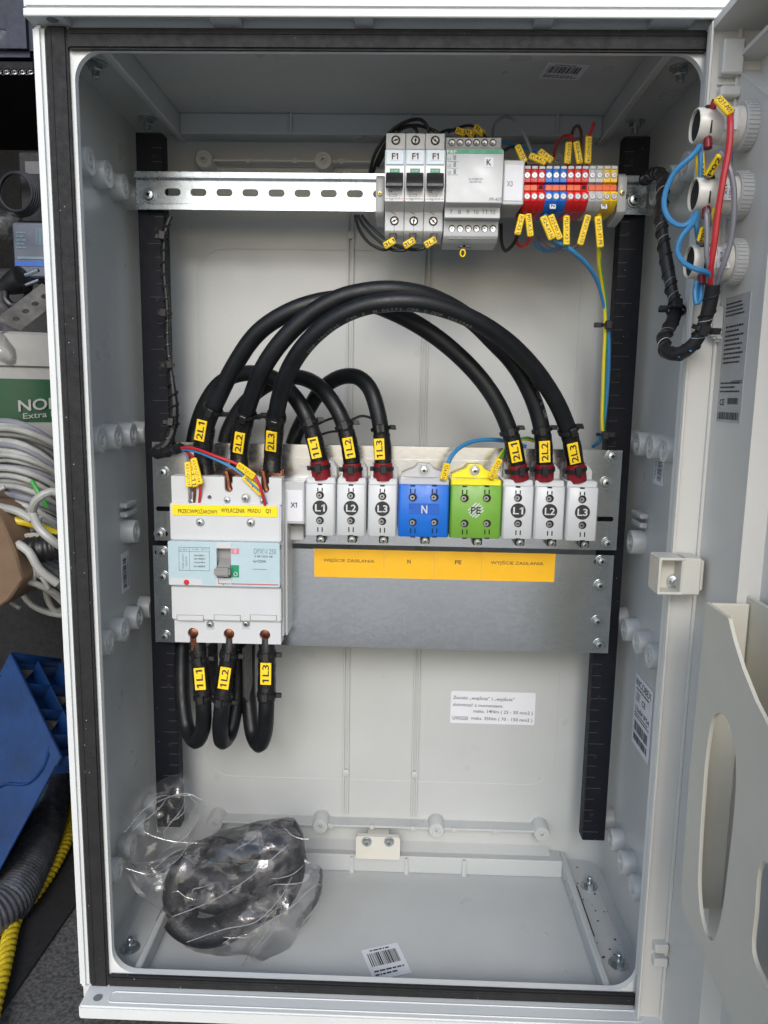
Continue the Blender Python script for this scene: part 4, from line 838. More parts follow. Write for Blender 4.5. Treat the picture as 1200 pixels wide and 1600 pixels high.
# ================================================================== coloured rail terminals
kinds = ['r', 'r', 'r', 'b', 'b', 'b', 'r', 'r', 'r', 'g', 'g', 'y', 'y']; MT = {'r': TRED, 'b': TBLUE, 'g': LGREY, 'y': mat('amber_terminal', (.78, .50, .02), .4)}
names = {'r': 'red', 'b': 'blue', 'g': 'grey', 'y': 'yellow'}
where = ['red rail terminal directly beside the X3 marker', 'second red rail terminal from the X3 marker', 'red rail terminal just left of the blue terminals', 'leftmost blue rail terminal', 'middle blue rail terminal above the N tag', 'rightmost blue rail terminal', 'red rail terminal just right of the blue terminals', 'middle red terminal of the right red group', 'red rail terminal next to the grey ones', 'left grey rail terminal', 'right grey rail terminal', 'left yellow rail terminal', 'yellow rail terminal at the right end of the row']
YT = .0880; ue = [818.5 + k * (966 - 818.5) / 13 for k in range(14)]
for j, kd in enumerate(kinds):
    x0, x1 = P(ue[j], 292, YT).x + .00005, P(ue[j + 1], 292, YT).x - .00005; xm = (x0 + x1) / 2; u = (ue[j] + ue[j + 1]) / 2
    Z = lambda v, Y=YT: P(u, v, Y).z
    t = thing('rail_terminal', where[j], 'rail terminal', (xm, .13, Z(330)), 'coloured terminals clipped on the rail')
    bm = nb(); prism(bm, [(.133, Z(258, YT + .012)), (YT + .012, Z(258, YT + .012)), (YT + .004, Z(262, YT + .004)), (YT + .004, Z(285, YT + .004)), (YT + .008, Z(287, YT + .008)), (YT + .006, Z(298, YT + .006)), (YT, Z(300)), (YT, Z(314)), (YT + .010, Z(331, YT + .01)), (.133, Z(331, YT + .01))], x0, x1, .0004); obj('terminal_body', bm, MT[kd], t)
    bm = nb(); box(bm, x0 + .0006, x1 - .0006, YT + .0030, YT + .0044, Z(264, YT + .003), Z(259, YT + .003), .0003, 1); obj('number_tag', bm, WHITE, t)
    for v, Y in ((274, YT + .004), (307, YT)):
        c = Vector((xm, Y, Z(v, Y))); bm = nb(); lathe(bm, [(.0027, .0001), (.0027, .0003)], frame(c, FR), 16); h = obj('screw_well', bm, DGREY, t)
        bm = nb(); lathe(bm, [(.0023, .0003), (.0022, .0008), (.0007, .0008), (.0004, .0004), (0, .0004)], frame(c, FR), 14); s_ = obj('clamp_screw', bm, DMETAL, h)
    bm = nb(); gap = j in (2, 8)
    if not gap: box(bm, x0 + (.0004 if j in (0, 3, 6, 9) else -.00002), x1 - (.0004 if j in (1, 5, 7, 12) else -.00002), YT + .0035, YT + .0075, Z(298, YT + .004), Z(289, YT + .004), .0003, 1); obj('orange_bridge', bm, ORANGE, t)
    else: lathe(bm, [(.0019, .0001), (.0019, .0004)], frame((xm, YT + .0068, Z(293.5, YT + .0068)), FR), 12); obj('bridge_hole', bm, HOLE, t)
    if j in (4, 11):
        c = P(863 if j == 4 else 943, 322.5, YT + .0045); bm = nb(); slab(bm, c + Vector((0, -.0016, 0)), (1, 0, 0), (0, .5, 1), .0052, .0062, .0012, .0003); g = obj('letter_tag', bm, PAPER, t); bm = nb(); addtxt(bm, 'N' if j == 4 else 'PE', c + Vector((0, -.0026, 0)), (1, 0, 0), (0, .5, 1), .0030, .0034); obj('lettering', bm, INK, g)
# ================================================================== thick power cables
RC_ = .0078
t_paths = {}; PRINTG = mat('faded_cable_print', (.16, .16, .16), .6)
def power(name_label, pts, labels=(), ties=(), ends=(), r=RC_, sleeves=(), cap=None, group='thick black power cables'):
    path = spline([P(*p) for p in pts], .005)
    t = thing('power_cable', name_label, 'cable', path[0], group); t_paths[name_label] = path
    bm = nb(); tube(bm, path, r, 20); obj('sheath', bm, CABLE, t, smooth=60)
    for (u0, v0), (u1, v1), rr, m in sleeves:
        a, b = sorted((nearest(path, u0, v0), nearest(path, u1, v1)))
        if b - a > 1:
            bm = nb(); n_ = b - a
            tube(bm, path[a:b + 1], lambda s: rr * (1 + .03 * math.sin(s * 23) + .02 * math.sin(s * 51)), 20); obj('end_sleeve', bm, m, t, 'dark red end sleeve' if m is DRED else None)
    for u, v, s, wpx, hpx in labels: tag_label(t, path, u, v, r + .0024, s, wpx, hpx)
    for u, v, sdx in ties:
        i = max(1, min(len(path) - 2, nearest(path, u, v))); zip_tie(t, path[i], path[i + 1] - path[i - 1], r + .0007, (sdx, 0, 0))
    if sleeves and sleeves[-1][3] is DRED:
        (u0, v0), (u1, v1) = sleeves[-1][:2]; i = nearest(path, u0 * .45 + u1 * .55, v0 * .45 + v1 * .55 - 2); zip_tie(t, path[i], path[i + 1] - path[i - 1], r + .0014, (-1, 0, 0), .003)
    return t, path
YB1 = .100
B = YB1
power('outer black power cable 2L1 arching from the breaker to the 2L1 output block', [(322, 745, B), (318, 715, B), (322, 668, .095), (343, 618, .085), (366, 572, .075), (403, 520, .065), (453, 487, .060), (508, 470, .062), (560, 469, .070), (613, 487, .085), (660, 512, .092), (700, 541, .095), (740, 579, .096), (768, 615, .097), (787, 650, .098), (801, 690, .099), (808, 725, .102), (812, 750, .104)],
      [(312, 672, '2L1', 16, 34), (804, 706, '2L1', 17, 34)], [(328, 636, 1), (800, 672, 1)], sleeves=[((322, 740), (320, 665), .0090, SLEEVE), ((800, 680), (806, 722), .0083, SLEEVE), ((806, 722), (812, 750), .0090, DRED)])
power('middle black power cable 2L2 arching from the breaker to the 2L2 output block', [(374, 730, B), (374, 700, B), (381, 660, .090), (394, 617, .075), (413, 572, .060), (443, 530, .052), (485, 491, .048), (530, 466, .046), (570, 456, .046), (613, 453, .048), (655, 459, .054), (693, 473, .062), (735, 499, .074), (770, 533, .084), (800, 565, .090), (822, 600, .094), (838, 638, .097), (848, 680, .099), (850, 715, .101), (850, 750, .104)],
      [(375, 692, '2L2', 16, 35), (850, 706, '2L2', 17, 34)], [(385, 648, 1), (846, 670, 1)], sleeves=[((374, 728), (382, 655), .0088, SLEEVE), ((847, 678), (850, 722), .0083, SLEEVE), ((850, 722), (850, 750), .0090, DRED)])
power('inner black power cable 2L3 arching from the breaker to the 2L3 output block', [(425, 738, B), (427, 705, B), (430, 660, .085), (438, 617, .070), (454, 573, .056), (482, 533, .044), (522, 499, .036), (567, 479, .032), (613, 472, .030), (655, 473, .032), (695, 482, .037), (740, 500, .044), (785, 528, .054), (822, 562, .066), (852, 600, .078), (875, 640, .088), (890, 680, .096), (897, 715, .101), (902, 752, .104)],
      [(424, 688, '2L3', 17, 36), (895, 709, '2L3', 17, 34)], [(430, 650, -1), (892, 668, 1)], sleeves=[((425, 735), (431, 648), .0088, SLEEVE), ((889, 676), (897, 724), .0083, SLEEVE), ((897, 724), (902, 752), .0090, DRED)])
def pathtext(label, string, u0, v0, u1, v1, r, phi, h=.0036):
    t = next(o for o in COL.objects if o.get('label') == label); path = t_paths[label]
    a, b = nearest(path, u0, v0), nearest(path, u1, v1); seg = path[a:b + 1] if b > a else path[b:a + 1][::-1]
    bm = nb(); n_ = len(string)
    for k, ch in enumerate(string):
        if ch == ' ': continue
        c, T = path_at(seg, (k + .5) / n_); n = (FR - T * FR.dot(T)).normalized(); up = n.cross(T); nn = (n * math.cos(phi) - up * math.sin(phi)).normalized()
        addtxt(bm, ch, c + nn * (r + .0003), T, nn.cross(T), None, h)
    obj('printing', bm, PRINTG, t)
power('short black power cable 1L1 bending from behind the plate to the 1L1 input block', [(300, 715, .165), (304, 680, .165), (320, 632, .155), (345, 598, .148), (385, 583, .135), (425, 590, .120), (455, 614, .108), (476, 645, .102), (489, 678, .101), (497, 710, .102), (503, 748, .104)],
      [(491, 700, '1L1', 16, 33)], [(487, 663, 1)], sleeves=[((489, 675), (497, 718), .0083, SLEEVE), ((498, 720), (503, 748), .0090, DRED)], r=.0076)
power('short black power cable 1L2 rising behind the plate to the 1L2 input block', [(350, 715, .170), (354, 680, .170), (378, 635, .165), (420, 600, .150), (460, 589, .136), (492, 599, .120), (515, 622, .108), (532, 650, .103), (543, 682, .102), (549, 715, .103), (551, 750, .104)],
      [(545, 700, '1L2', 16, 33)], [(538, 662, 1)], sleeves=[((543, 675), (548, 720), .0083, SLEEVE), ((549, 722), (551, 750), .0090, DRED)], r=.0076)
power('short black power cable 1L3 in a tight arch down to the 1L3 input block', [(452, 715, .170), (462, 680, .170), (482, 640, .160), (503, 608, .148), (530, 590, .136), (558, 589, .122), (577, 606, .112), (588, 635, .105), (595, 670, .103), (598, 705, .103), (599, 750, .104)],
      [(590, 702, '1L3', 16, 33)], [(588, 668, 1), (596, 672, 1)], sleeves=[((592, 675), (598, 720), .0083, SLEEVE), ((598, 722), (599, 750), .0090, DRED)], r=.0076)
for k, (s, A) in enumerate((('left', [(306, 990, .094), (310, 1015, .092), (315, 1055, .090), (318, 1105, .088), (317, 1138, .094), (306, 1158, .104), (293, 1140, .118), (286, 1100, .128), (284, 1050, .140), (286, 1000, .158), (292, 960, .165)]),
                   ('middle', [(360, 990, .094), (359, 1015, .090), (353, 1060, .088), (346, 1110, .086), (344, 1140, .092), (348, 1159, .102), (358, 1148, .114), (367, 1110, .126), (372, 1060, .138), (372, 1000, .158), (368, 960, .165)]),
                   ('right', [(416, 990, .094), (417, 1015, .090), (417, 1060, .088), (416, 1110, .086), (414, 1142, .092), (405, 1164, .102), (396, 1150, .114), (390, 1110, .126), (387, 1060, .138), (388, 1000, .158), (392, 960, .165)]))):
    lab = '1L' + str(k + 1); u, v = ((313, 1061), (351, 1060), (416, 1053))[k]
    tt = (((309, 1030, 1), (314, 1093, 1)), ((357, 1022, 1), (348, 1094, 1)), ((417, 1020, 1), (417, 1090, 1)))[k]
    power('black cable loop %s hanging %s below the main breaker' % (lab, s), A, [(u, v, lab, 17, 35)], tt, sleeves=[(A[1][:2], (A[3][0], 1092), .0088, SLEEVE)], group='cable loops hanging under the main breaker')
pathtext('inner black power cable 2L3 arching from the breaker to the 2L3 output block', 'DOP 1001040  CPR E  M 06272 CPR E DOP 1001040', 478, 545, 735, 500, RC_, .95)
pathtext('middle black power cable 2L2 arching from the breaker to the 2L2 output block', '1001040  DOP E  CPR', 812, 580, 844, 650, RC_, -.7)
# ================================================================== thin wires
# spiral wrapped bundle at the left
path = spline([P(*p) for p in ((266, 338, .1320), (258, 362, .1295), (256, 420, .1285), (261, 480, .1285), (262, 540, .1285), (268, 590, .1285), (272, 640, .127), (268, 675, .124), (258, 695, .120), (240, 706, .118), (252, 709, .112), (272, 702, .108), (284, 699, .104))], .003)
t = thing('wire_bundle', 'thin black spiral wrapped wire bundle running down the left rail', 'wire bundle', path[0])
i = nearest(path, 268, 620); bm = nb(); tube(bm, path, lambda s: .0022 + .0022 * max(0, min(1, (s - .55) / .12)), 10); obj('wrapped_core', bm, BLACK, t)
def spiral(path, r, pitch, wr, a0=0):
    out = []; L = 0; N = None
    for a, b in zip(path, path[1:]):
        T = (b - a).normalized(); N = Vector((0, -1, 0)) if N is None else N; N = (N - T * N.dot(T)).normalized(); Bn = T.cross(N); l = (b - a).length
        n = 4
        for k in range(n): ph = a0 + 2 * math.pi * (L + l * k / n) / pitch; out.append(a.lerp(b, k / n) + (N * math.cos(ph) + Bn * math.sin(ph)) * r)
        L += l
    return out
bm = nb(); tube(bm, spiral(path[:int(len(path) * .6)], .0024, .011, 0), .0010, 5); tube(bm, spiral(path[int(len(path) * .6):], .0043, .011, 0), .0012, 5); obj('spiral_wrap', bm, BLACK, t)
for u, v in ((259, 372), (262, 490), (262, 571), (273, 660)):
    i = nearest(path, u, v); zip_tie(t, path[i], path[i + 1] - path[i - 1], .0036 if v < 640 else .0050, (-1, 0, 0), .006, w=.0024)
# wires out of the bundle into the breaker
g = 'control wires into the main breaker'
t, p = wire([(276, 701, .108), (300, 700, .093), (335, 712, .082), (372, 726, .078), (398, 745, .070), (408, 765, .070), (414, 789, .076)], .0014, RED, 'red wire with a printed marker crossing to the right of the main breaker', g); marker(t, p[nearest(p, 371, 726)] + Vector((0, -.001, 0)), p[nearest(p, 400, 745)] + Vector((0, -.001, 0)), 'X2:9-Q1:C1', .0062)
t, p = wire([(276, 703, .109), (300, 704, .095), (335, 717, .084), (370, 735, .080), (395, 757, .076), (410, 772, .076), (417, 789, .080)], .0014, BLUEW, 'blue wire under the red one crossing to the right of the main breaker', g); marker(t, p[nearest(p, 383, 745)], p[nearest(p, 409, 772)], 'X2:4-Q1:C2', .0062)
t, p = wire([(282, 702, .107), (292, 712, .100), (295, 735, .085), (296, 765, .076), (297, 789, .080)], .0013, GRYW, 'grey wire entering the main breaker furthest left', g); marker(t, P(293, 722, .080), P(296, 761, .073), 'X3:1-Q1:11', .006)
t, p = wire([(284, 702, .107), (297, 715, .100), (302, 735, .085), (304, 762, .078), (303, 789, .080)], .0013, BRNW, 'brown wire between the grey and red wires of the main breaker', g); marker(t, P(301, 725, .081), P(305, 761, .075), 'X3:11', .006)
t, p = wire([(286, 702, .106), (300, 712, .098), (308, 730, .085), (313, 758, .076), (311, 789, .080)], .0013, RED, 'red wire entering the left of the main breaker beside the brown one', g); marker(t, P(302, 716, .078), P(313, 757, .071), 'X3:10-Q1:14', .006)
# black wires round the F1 breakers
g = 'black wires around the F1 breakers'
for k, pts in enumerate(([(555, 337, .133), (562, 360, .120), (580, 382, .110), (604, 390, .104), (612, 382, .103), (615, 372, .106)],
                         [(560, 337, .135), (568, 352, .122), (590, 375, .112), (615, 391, .106), (640, 388, .103), (645, 374, .106)],
                         [(566, 337, .137), (576, 350, .125), (600, 372, .118), (630, 388, .112), (662, 388, .104), (675, 374, .106)])):
    t, p = wire(pts, .0015, BLACK, ('black wire marked 3L1 under the left F1 breaker', 'black wire marked 3L2 under the middle F1 breaker', 'black wire marked 3L3 under the right F1 breaker')[k], g)
    c = ((609, 380), (640, 380), (673, 379))[k]; marker(t, P(c[0] - 9, c[1] + 5, .098), P(c[0] + 8, c[1] - 5, .098), '3L' + str(k + 1), .0062)
    zc = P(c[0] + 5, 370, .100); bm = nb(); box(bm, zc.x - .003, zc.x + .003, .099, .104, zc.z - .0035, zc.z + .0035, .0006, 1); obj('zip_tie', bm, BLACK, t)
for k, pts in enumerate(([(578, 270, .150), (586, 240, .140), (608, 208, .132), (635, 190, .128), (658, 187, .126), (668, 198, .126), (671, 212, .128)],
                         [(582, 272, .155), (592, 245, .145), (615, 208, .138), (640, 196, .132), (650, 202, .128), (652, 212, .128)],
                         [(600, 236, .150), (625, 203, .142), (650, 196, .134), (668, 200, .130), (682, 206, .128), (690, 214, .128)],
                         [(590, 260, .160), (605, 230, .150), (618, 205, .140), (624, 212, .128)])):
    wire(pts, .0016, BLACK, ('black wire arching highest behind the F1 breakers', 'black wire ending at the middle F1 breaker top', 'black wire curving low behind the right F1 breaker top', 'short black wire ending at the left F1 breaker top')[k], g)
for k, (a, b, s) in enumerate((((712, 203), (727, 209), '2L1'), ((727, 206), (741, 211), '3L2'), ((741, 198), (757, 211), '3L3'))):
    t, p = wire([(684, 210, .135), (700, 203, .130), (a[0], a[1] + 1, .126), (b[0], b[1], .124), (b[0] + 2, 216, .120)] if k < 2 else [(700, 207, .138), (718, 199, .132), (735, 196, .128), (748, 203, .125), (760, 216, .120)], .0013, BLACK, ('black wire with yellow marker at the left of the K relay top', 'black wire with yellow marker at the middle of the K relay top', 'black wire with tilted yellow marker at the right of the K relay top')[k], 'wires on top of the K relay')
    marker(t, P(*a, .123), P(*b, .123), s, .006)
# wires around the coloured terminals, above
g = 'wires entering the coloured terminals from above'
def mw(pts, r, m, label, a, b, s, Y=.090, grp=None, w=.0056):
    t, p = wire(pts, r, m, label, grp or g); marker(t, P(*a, Y), P(*b, Y), s, w); return t
mw([(769, 220, .150), (772, 195, .140), (788, 182, .130), (806, 190, .118), (820, 212, .108), (828, 232, .102), (834, 250, .098)], .0014, GRYW, 'grey wire arching high between the relay and the coloured terminals', (827, 243), (853, 254), 'X1:4-K:7')
mw([(785, 222, .150), (805, 226, .135), (822, 231, .120), (840, 237, .108), (858, 250, .100)], .0014, BLUEW, 'blue wire coming from behind the relay to the terminals', (842, 236), (863, 252), 'X1:6-S1')
mw([(788, 235, .150), (798, 230, .130), (806, 232, .115), (815, 243, .104), (822, 257, .100)], .0014, BLACK, 'short black wire beside the relay with tilted marker', (808, 227), (820, 254), 'X1:10-')
mw([(864, 250, .150), (870, 225, .135), (882, 212, .120), (893, 213, .110), (890, 230, .100), (888, 258, .099)], .0014, RED, 'dark red wire curling from behind into the right red terminals', (889, 222), (886, 256), 'X3:7-Q1:12')
mw([(892, 215, .150), (897, 200, .130), (904, 197, .115), (908, 207, .108), (907, 225, .100), (903, 258, .099)], .0014, BRNW, 'brown wire looped above the right red terminals', (900, 221), (906, 256), 'X2:6-Q1')
mw([(928, 192, .110), (924, 204, .105), (920, 215, .100), (918, 235, .098), (918, 258, .099)], .0014, RED, 'short red wire tip standing up over the grey terminals', (920, 213), (918, 256), 'X3:10-Q1:14')
# below
g = 'wires leaving the coloured terminals below'
mw([(815, 332, .104), (812, 350, .098), (808, 370, .100), (800, 384, .108), (790, 392, .116), (784, 380, .124), (783, 350, .130)], .0017, BLACK, 'black wire loop hanging below the X3 marker', (816, 335), (808, 367), 'X:S-X3:1')
mw([(828, 332, .104), (829, 352, .098), (827, 374, .100), (818, 386, .110), (808, 380, .120), (806, 362, .128)], .0014, RED, 'red wire loop below the left red terminals', (825, 334), (829, 370), 'P01:X:S:2')
mw([(852, 332, .104), (856, 350, .096), (863, 372, .096), (886, 386, .096), (905, 401, .100), (922, 420, .108), (935, 443, .118), (944, 475, .126), (949, 505, .1285), (951, 545, .1290), (949, 600, .1290), (943, 660, .130), (938, 686, .130), (927, 697, .145)], .0021, BLUEW, 'long blue wire running from the N terminal down the right rail', (848, 338), (863, 374), 'X2:4-X1:N', w=.0064)
mw([(864, 332, .104), (866, 352, .098), (873, 374, .102), (868, 388, .115), (850, 392, .125), (835, 380, .135)], .0014, BLUEW, 'short blue wire looping back under the blue terminals', (860, 336), (875, 374), 'X2:5-P01:X2', .091)
mw([(884, 332, .104), (885, 352, .098), (880, 385, .110), (862, 392, .122), (846, 384, .132), (838, 370, .138)], .0014, GRYW, 'grey wire curving left below the right red terminals', (885, 337), (885, 383), 'P02:X1-X3:7')
mw([(917, 332, .104), (914, 355, .098), (904, 382, .108), (885, 390, .120), (860, 384, .132), (840, 370, .138)], .0014, GRYW, 'grey wire with slanted marker below the grey terminals', (919, 336), (906, 383), 'P03:X1-X3:10')
t = mw([(937, 331, .104), (937, 352, .098), (936, 385, .098), (936, 410, .105), (940, 438, .116), (945, 475, .126), (946, 510, .1275), (944, 560, .1285), (942, 620, .1285), (941, 655, .129), (941, 680, .130), (933, 694, .142)], .0020, YELW, 'long yellow and green wire running down the right rail', (934, 338), (938, 387), 'X3:12-X1:PE', w=.0060)
pth = spline([P(*p) for p in [(936, 387, .098), (936, 410, .105), (940, 438, .116), (945, 475, .126), (946, 510, .1275), (944, 560, .1285), (942, 620, .1285), (941, 655, .129), (941, 680, .130), (933, 694, .142)]], .004)
bm = nb(); tube(bm, [p + Vector((.0008, -.0004, 0)) for p in pth], .0014, 6); obj('green_stripe', bm, GREW, t)
for u, v in ((948, 508), (941, 679)): c = P(u, v, .1285); zip_tie(t, c, (0, 0, 1), .0048, (-1 if v < 600 else 1, 0, 0), .010, w=.0026)
# wires on the N and PE blocks
t, p = wire([(693, 750, .100), (697, 735, .097), (703, 717, .100), (716, 701, .106), (738, 690, .116), (765, 687, .125), (795, 690, .129), (822, 698, .1305)], .0021, BLUEW, 'blue wire arching over the plate into the blue N block', 'earth and neutral wires at the blocks'); marker(t, P(699, 724, .094), P(692, 750, .095), 'X2:4-X1:N', .0064)
t, p = wire([(766, 750, .100), (771, 735, .097), (779, 718, .100), (790, 702, .110), (805, 690, .122), (822, 685, .129), (840, 690, .1305)], .0021, YELW, 'yellow and green wire bending into the PE block', 'earth and neutral wires at the blocks'); marker(t, P(781, 717, .094), P(766, 748, .095), 'X3:12-X1:PE', .0064)
bm = nb(); tube(bm, [q + Vector((.0004, -.0010, .0006)) for q in p[4:]], .0014, 6); obj('green_stripe', bm, GREW, t)
# long tie tails between the 1L cables
for k, pts in enumerate(([(597, 667, .098), (583, 655, .104), (565, 650, .108), (548, 657, .106)], [(549, 660, .115), (535, 652, .120), (515, 655, .122), (494, 664, .110)], [(545, 680, .118), (525, 674, .122), (505, 678, .122), (480, 690, .118)])):
    p = spline([P(*q) for q in pts], .003); bm = nb(); tube(bm, p, .0013, 6); obj('cable_tie', bm, BLACK, label=('thin black tie arching between the 1L2 and 1L3 cables', 'thin black tie arching between the 1L1 and 1L2 cables', 'lowest thin black tie behind the 1L1 cable')[k], cat='cable tie', group='long ties behind the 1L cables')
# ================================================================== signal lamps on the door
LC_ = [(197, 1085), (305, 1083), (409, 1076)]; lampT = []
for k, (v, u) in enumerate(LC_):
    c = P(u, v, -.045); L = DX - c.x; t = thing('signal_lamp', ('top', 'middle', 'bottom')[k] + ' of the three white signal lamp bodies on the open door', 'signal lamp', (DX, -.045, c.z), 'signal lamp bodies through the door')
    ax = (-1, 0, 0); M = frame((DX, -.045, c.z), ax); bm = nb()
    lathe(bm, [(.0128, .0), (.0128, .012), (.0121, .0125), (.0121, L * .55), (.0115, L * .57), (.0115, L - .0006), (.0111, L), (.0104, L), (.0104, L - .006), (.0, L - .006)], M, 36, False); obj('lamp_body', bm, mat('ivory_plastic', (.66, .64, .58), .35) if 'ivory_plastic' not in MATS else MATS['ivory_plastic'], t)
    bm = nb(); lathe(bm, [(.0103, L - .0022), (.0103, L - .0019), (.006, L - .0030), (0, L - .0030)], M, 24); obj('end_recess', bm, HOLE, t)
    bm = nb(); lathe(bm, [(.0150, -.001), (.0158, .0005), (.0158, .0075), (.0150, .0085), (.012, .0085)], M, 36, False)
    for q in range(36): a = q * math.pi / 18; box(bm, .0155, .0163, -.0007, .0007, .0008, .0078, 0, 1, M @ Matrix.Rotation(a, 4, 'Z'))
    obj('lock_nut', bm, GREY, t)
    bm = nb(); tp = Vector((DX - L + .006, -.045 - .004, c.z + .0108)); box(bm, tp.x - .0012, tp.x + .0055, tp.y - .0035, tp.y + .002, tp.z - .002, tp.z + .0005); obj('wire_port', bm, HOLE, t)
    bm = nb(); lathe(bm, [(.0030, 0), (.0028, .0075), (.0024, .008)], frame((DX - L + .008, -.0515, c.z - .0165), (0, .2, 1)), 14); obj('red_boot', bm, DRED, t)
    bm = nb(); lathe(bm, [(.0019, 0), (.0017, .006)], frame((DX - L + .0085, -.051, c.z + .009), (.25, -.1, 1)), 12); obj('red_boot', bm, DRED, t)
    bm = nb(); o_ = Vector((DX - L + .020, -.045 - .0118, c.z + .001)); nrm = FR
    slab(bm, o_, (1, 0, 0), (0, 0, 1), .009, .014, .0008); ll = obj('type_label', bm, PAPER, t); bm = nb(); addtxt(bm, '230V AC', o_ + FR * .0006 + Vector((.001, 0, 0)), (0, 0, 1), (-1, 0, 0), .012, .0022); addtxt(bm, ('XL-1', 'X1+', 'XL-3')[k], o_ + FR * .0006 + Vector((-.0022, 0, 0)), (0, 0, 1), (-1, 0, 0), .007, .0018); obj('lettering', bm, INK, ll)
    bm = nb(); q = Vector((DX - L + .0075, -.0566, c.z - .004)); box(bm, q.x - .0004, q.x + .0004, q.y - .0004, q.y + .001, q.z - .004, q.z + .004); obj('slot', bm, HOLE, t)
g = 'wires looping between the door lamps'
wire([(1094, 228, -.052), (1080, 245, -.056), (1055, 268, -.052), (1040, 300, -.048), (1038, 325, -.048), (1050, 347, -.052), (1068, 353, -.056), (1081, 343, -.056), (1088, 332, -.052)], .0019, BLUEW, 'blue wire looping from the top lamp to the middle lamp', g)
wire([(1088, 333, -.052), (1082, 350, -.058), (1066, 368, -.060), (1058, 392, -.058), (1070, 412, -.062), (1092, 422, -.068), (1106, 426, -.066), (1112, 440, -.058)], .0019, BLUEW, 'blue wire crossing in front of the bottom lamp', g)
wire([(1089, 333, -.050), (1088, 355, -.052), (1092, 385, -.046), (1092, 400, -.038)], .0017, BLUEW, 'short blue wire behind the bottom lamp', g)
wire([(1088, 440, -.052), (1086, 458, -.054), (1088, 474, -.055), (1093, 470, -.054), (1095, 445, -.050), (1096, 430, -.048)], .0019, BLUEW, 'small blue loop hanging under the bottom lamp', g)
t, p = wire([(1114, 168, -.052), (1122, 156, -.060), (1138, 172, -.066), (1141, 190, -.070), (1139, 230, -.072), (1130, 280, -.074), (1122, 330, -.072), (1116, 380, -.070), (1110, 420, -.066), (1111, 446, -.058)], .0022, RED, 'long red wire passing in front of all three lamps', g); marker(t, P(1120, 153, -.064), P(1142, 178, -.070), 'X3:1-P01', .0060)
t, p = wire([(1105, 280, -.052), (1112, 262, -.056), (1126, 240, -.066), (1138, 258, -.072), (1146, 290, -.074), (1147, 330, -.074), (1141, 380, -.072), (1128, 420, -.068), (1118, 448, -.058)], .0019, GRYW, 'grey wire with a yellow marker hooked over the middle lamp', g); marker(t, P(1106, 275, -.058), P(1126, 242, -.068), 'P02', .0052)
t, p = wire([(1095, 382, -.052), (1098, 368, -.056), (1108, 350, -.062), (1104, 330, -.066), (1105, 370, -.068), (1104, 400, -.068), (1110, 425, -.064), (1115, 448, -.058)], .0019, GRYW, 'grey wire coming off the bottom lamp top', g); marker(t, P(1094, 378, -.058), P(1101, 355, -.062), 'P03', .0052)
t, p = wire([(1094, 232, -.050), (1095, 250, -.050), (1094, 282, -.048)], .0016, BLUEW, 'short blue wire with an upright marker under the top lamp', g); marker(t, P(1093, 238, -.048), P(1095, 279, -.044), 'X2:5-P01', .0060)
t, p = wire([(1116, 325, -.060), (1113, 340, -.060), (1105, 358, -.060), (1098, 372, -.056)], .0014, YELW, 'thin yellow wire below the middle lamp', g)
# big spiral wrapped harness between cabinet and door
path = spline([P(*p) for p in ((1006, 282, .125), (1020, 272, .100), (1034, 275, .070), (1036, 300, .050), (1033, 340, .035), (1040, 400, .020), (1049, 450, .010), (1056, 485, .002), (1048, 508, -.006), (1037, 530, -.016), (1044, 551, -.028), (1066, 551, -.038), (1088, 532, -.046), (1102, 500, -.050), (1110, 470, -.054), (1114, 444, -.058))], .003)
t = thing('wire_harness', 'thick black spiral wrapped harness looping from the cabinet to the door lamps', 'wire harness', path[0])
bm = nb(); tube(bm, path, lambda s: .0048 + .0010 * math.sin(s * 40) * .3, 14); obj('wrapped_core', bm, BLACK, t); bm = nb(); tube(bm, spiral(path, .0049, .0125, 0), .0009, 5); obj('spiral_wrap', bm, BLACK, t)
bm = nb(); tube(bm, spiral(path, .0046, .0125, 0, 2.2)[::1], .00022, 4); obj('wrap_gap', bm, GREY, t)
for u, v, sx in ((1056, 484, -1), (1096, 515, 1)): i = nearest(path, u, v); zip_tie(t, path[i], path[i + 1] - path[i - 1], .0062, (sx, 0, 0), .010, w=.003)
for u, v in ((1060, 552), (1077, 541)): i = nearest(path, u, v); bm = nb(); tube(bm, [path[i] + Vector((-.001, -.0042, -.003)), path[i] + Vector((.0015, -.0042, .003))], .0011, 6); obj('exposed_blue_wire', bm, BLUEW, t)
# ================================================================== bag of rubber parts on the cabinet floor
random.seed(11)
def lump(label, pts, r, sq, k):
    p = spline([P(*q) for q in pts], .006); bm = nb(); tube(bm, p, lambda s: r * (.72 + .28 * math.sin(math.pi * min(1, max(0, s))) ** .5), 14)
    for v in bm.verts: d = noise.noise(v.co * 22 + Vector((k, 0, 0))) * .0040; v.co += v.co.normalized() * 0 + Vector((d, d * .6, d))
    obj('rubber_profile', bm, MATS.get('bag_rubber') or mat('bag_rubber', (.012, .013, .017), .5, var=.4, scale=90, bump=.6, bscale=500), label=label, cat='rubber profile', group='black rubber profiles inside the bag')
lump('black rubber profile curling along the top right inside the bag', [(415, 1305, .10), (450, 1300, .10), (450, 1330, .095), (455, 1368, .09), (442, 1400, .085), (420, 1420, .08)], .013, 1, 1)
lump('black rubber profile across the middle of the bag', [(285, 1380, .075), (330, 1370, .07), (380, 1375, .065), (420, 1350, .07), (450, 1325, .08)], .013, 1, 2)
lump('black rubber profile along the bottom edge inside the bag', [(270, 1430, .065), (310, 1455, .060), (350, 1450, .060), (400, 1425, .065), (450, 1395, .075)], .014, 1, 3)
lump('black rubber profile on the left inside the bag', [(290, 1345, .09), (275, 1375, .08), (275, 1410, .075), (300, 1440, .07)], .012, 1, 4)
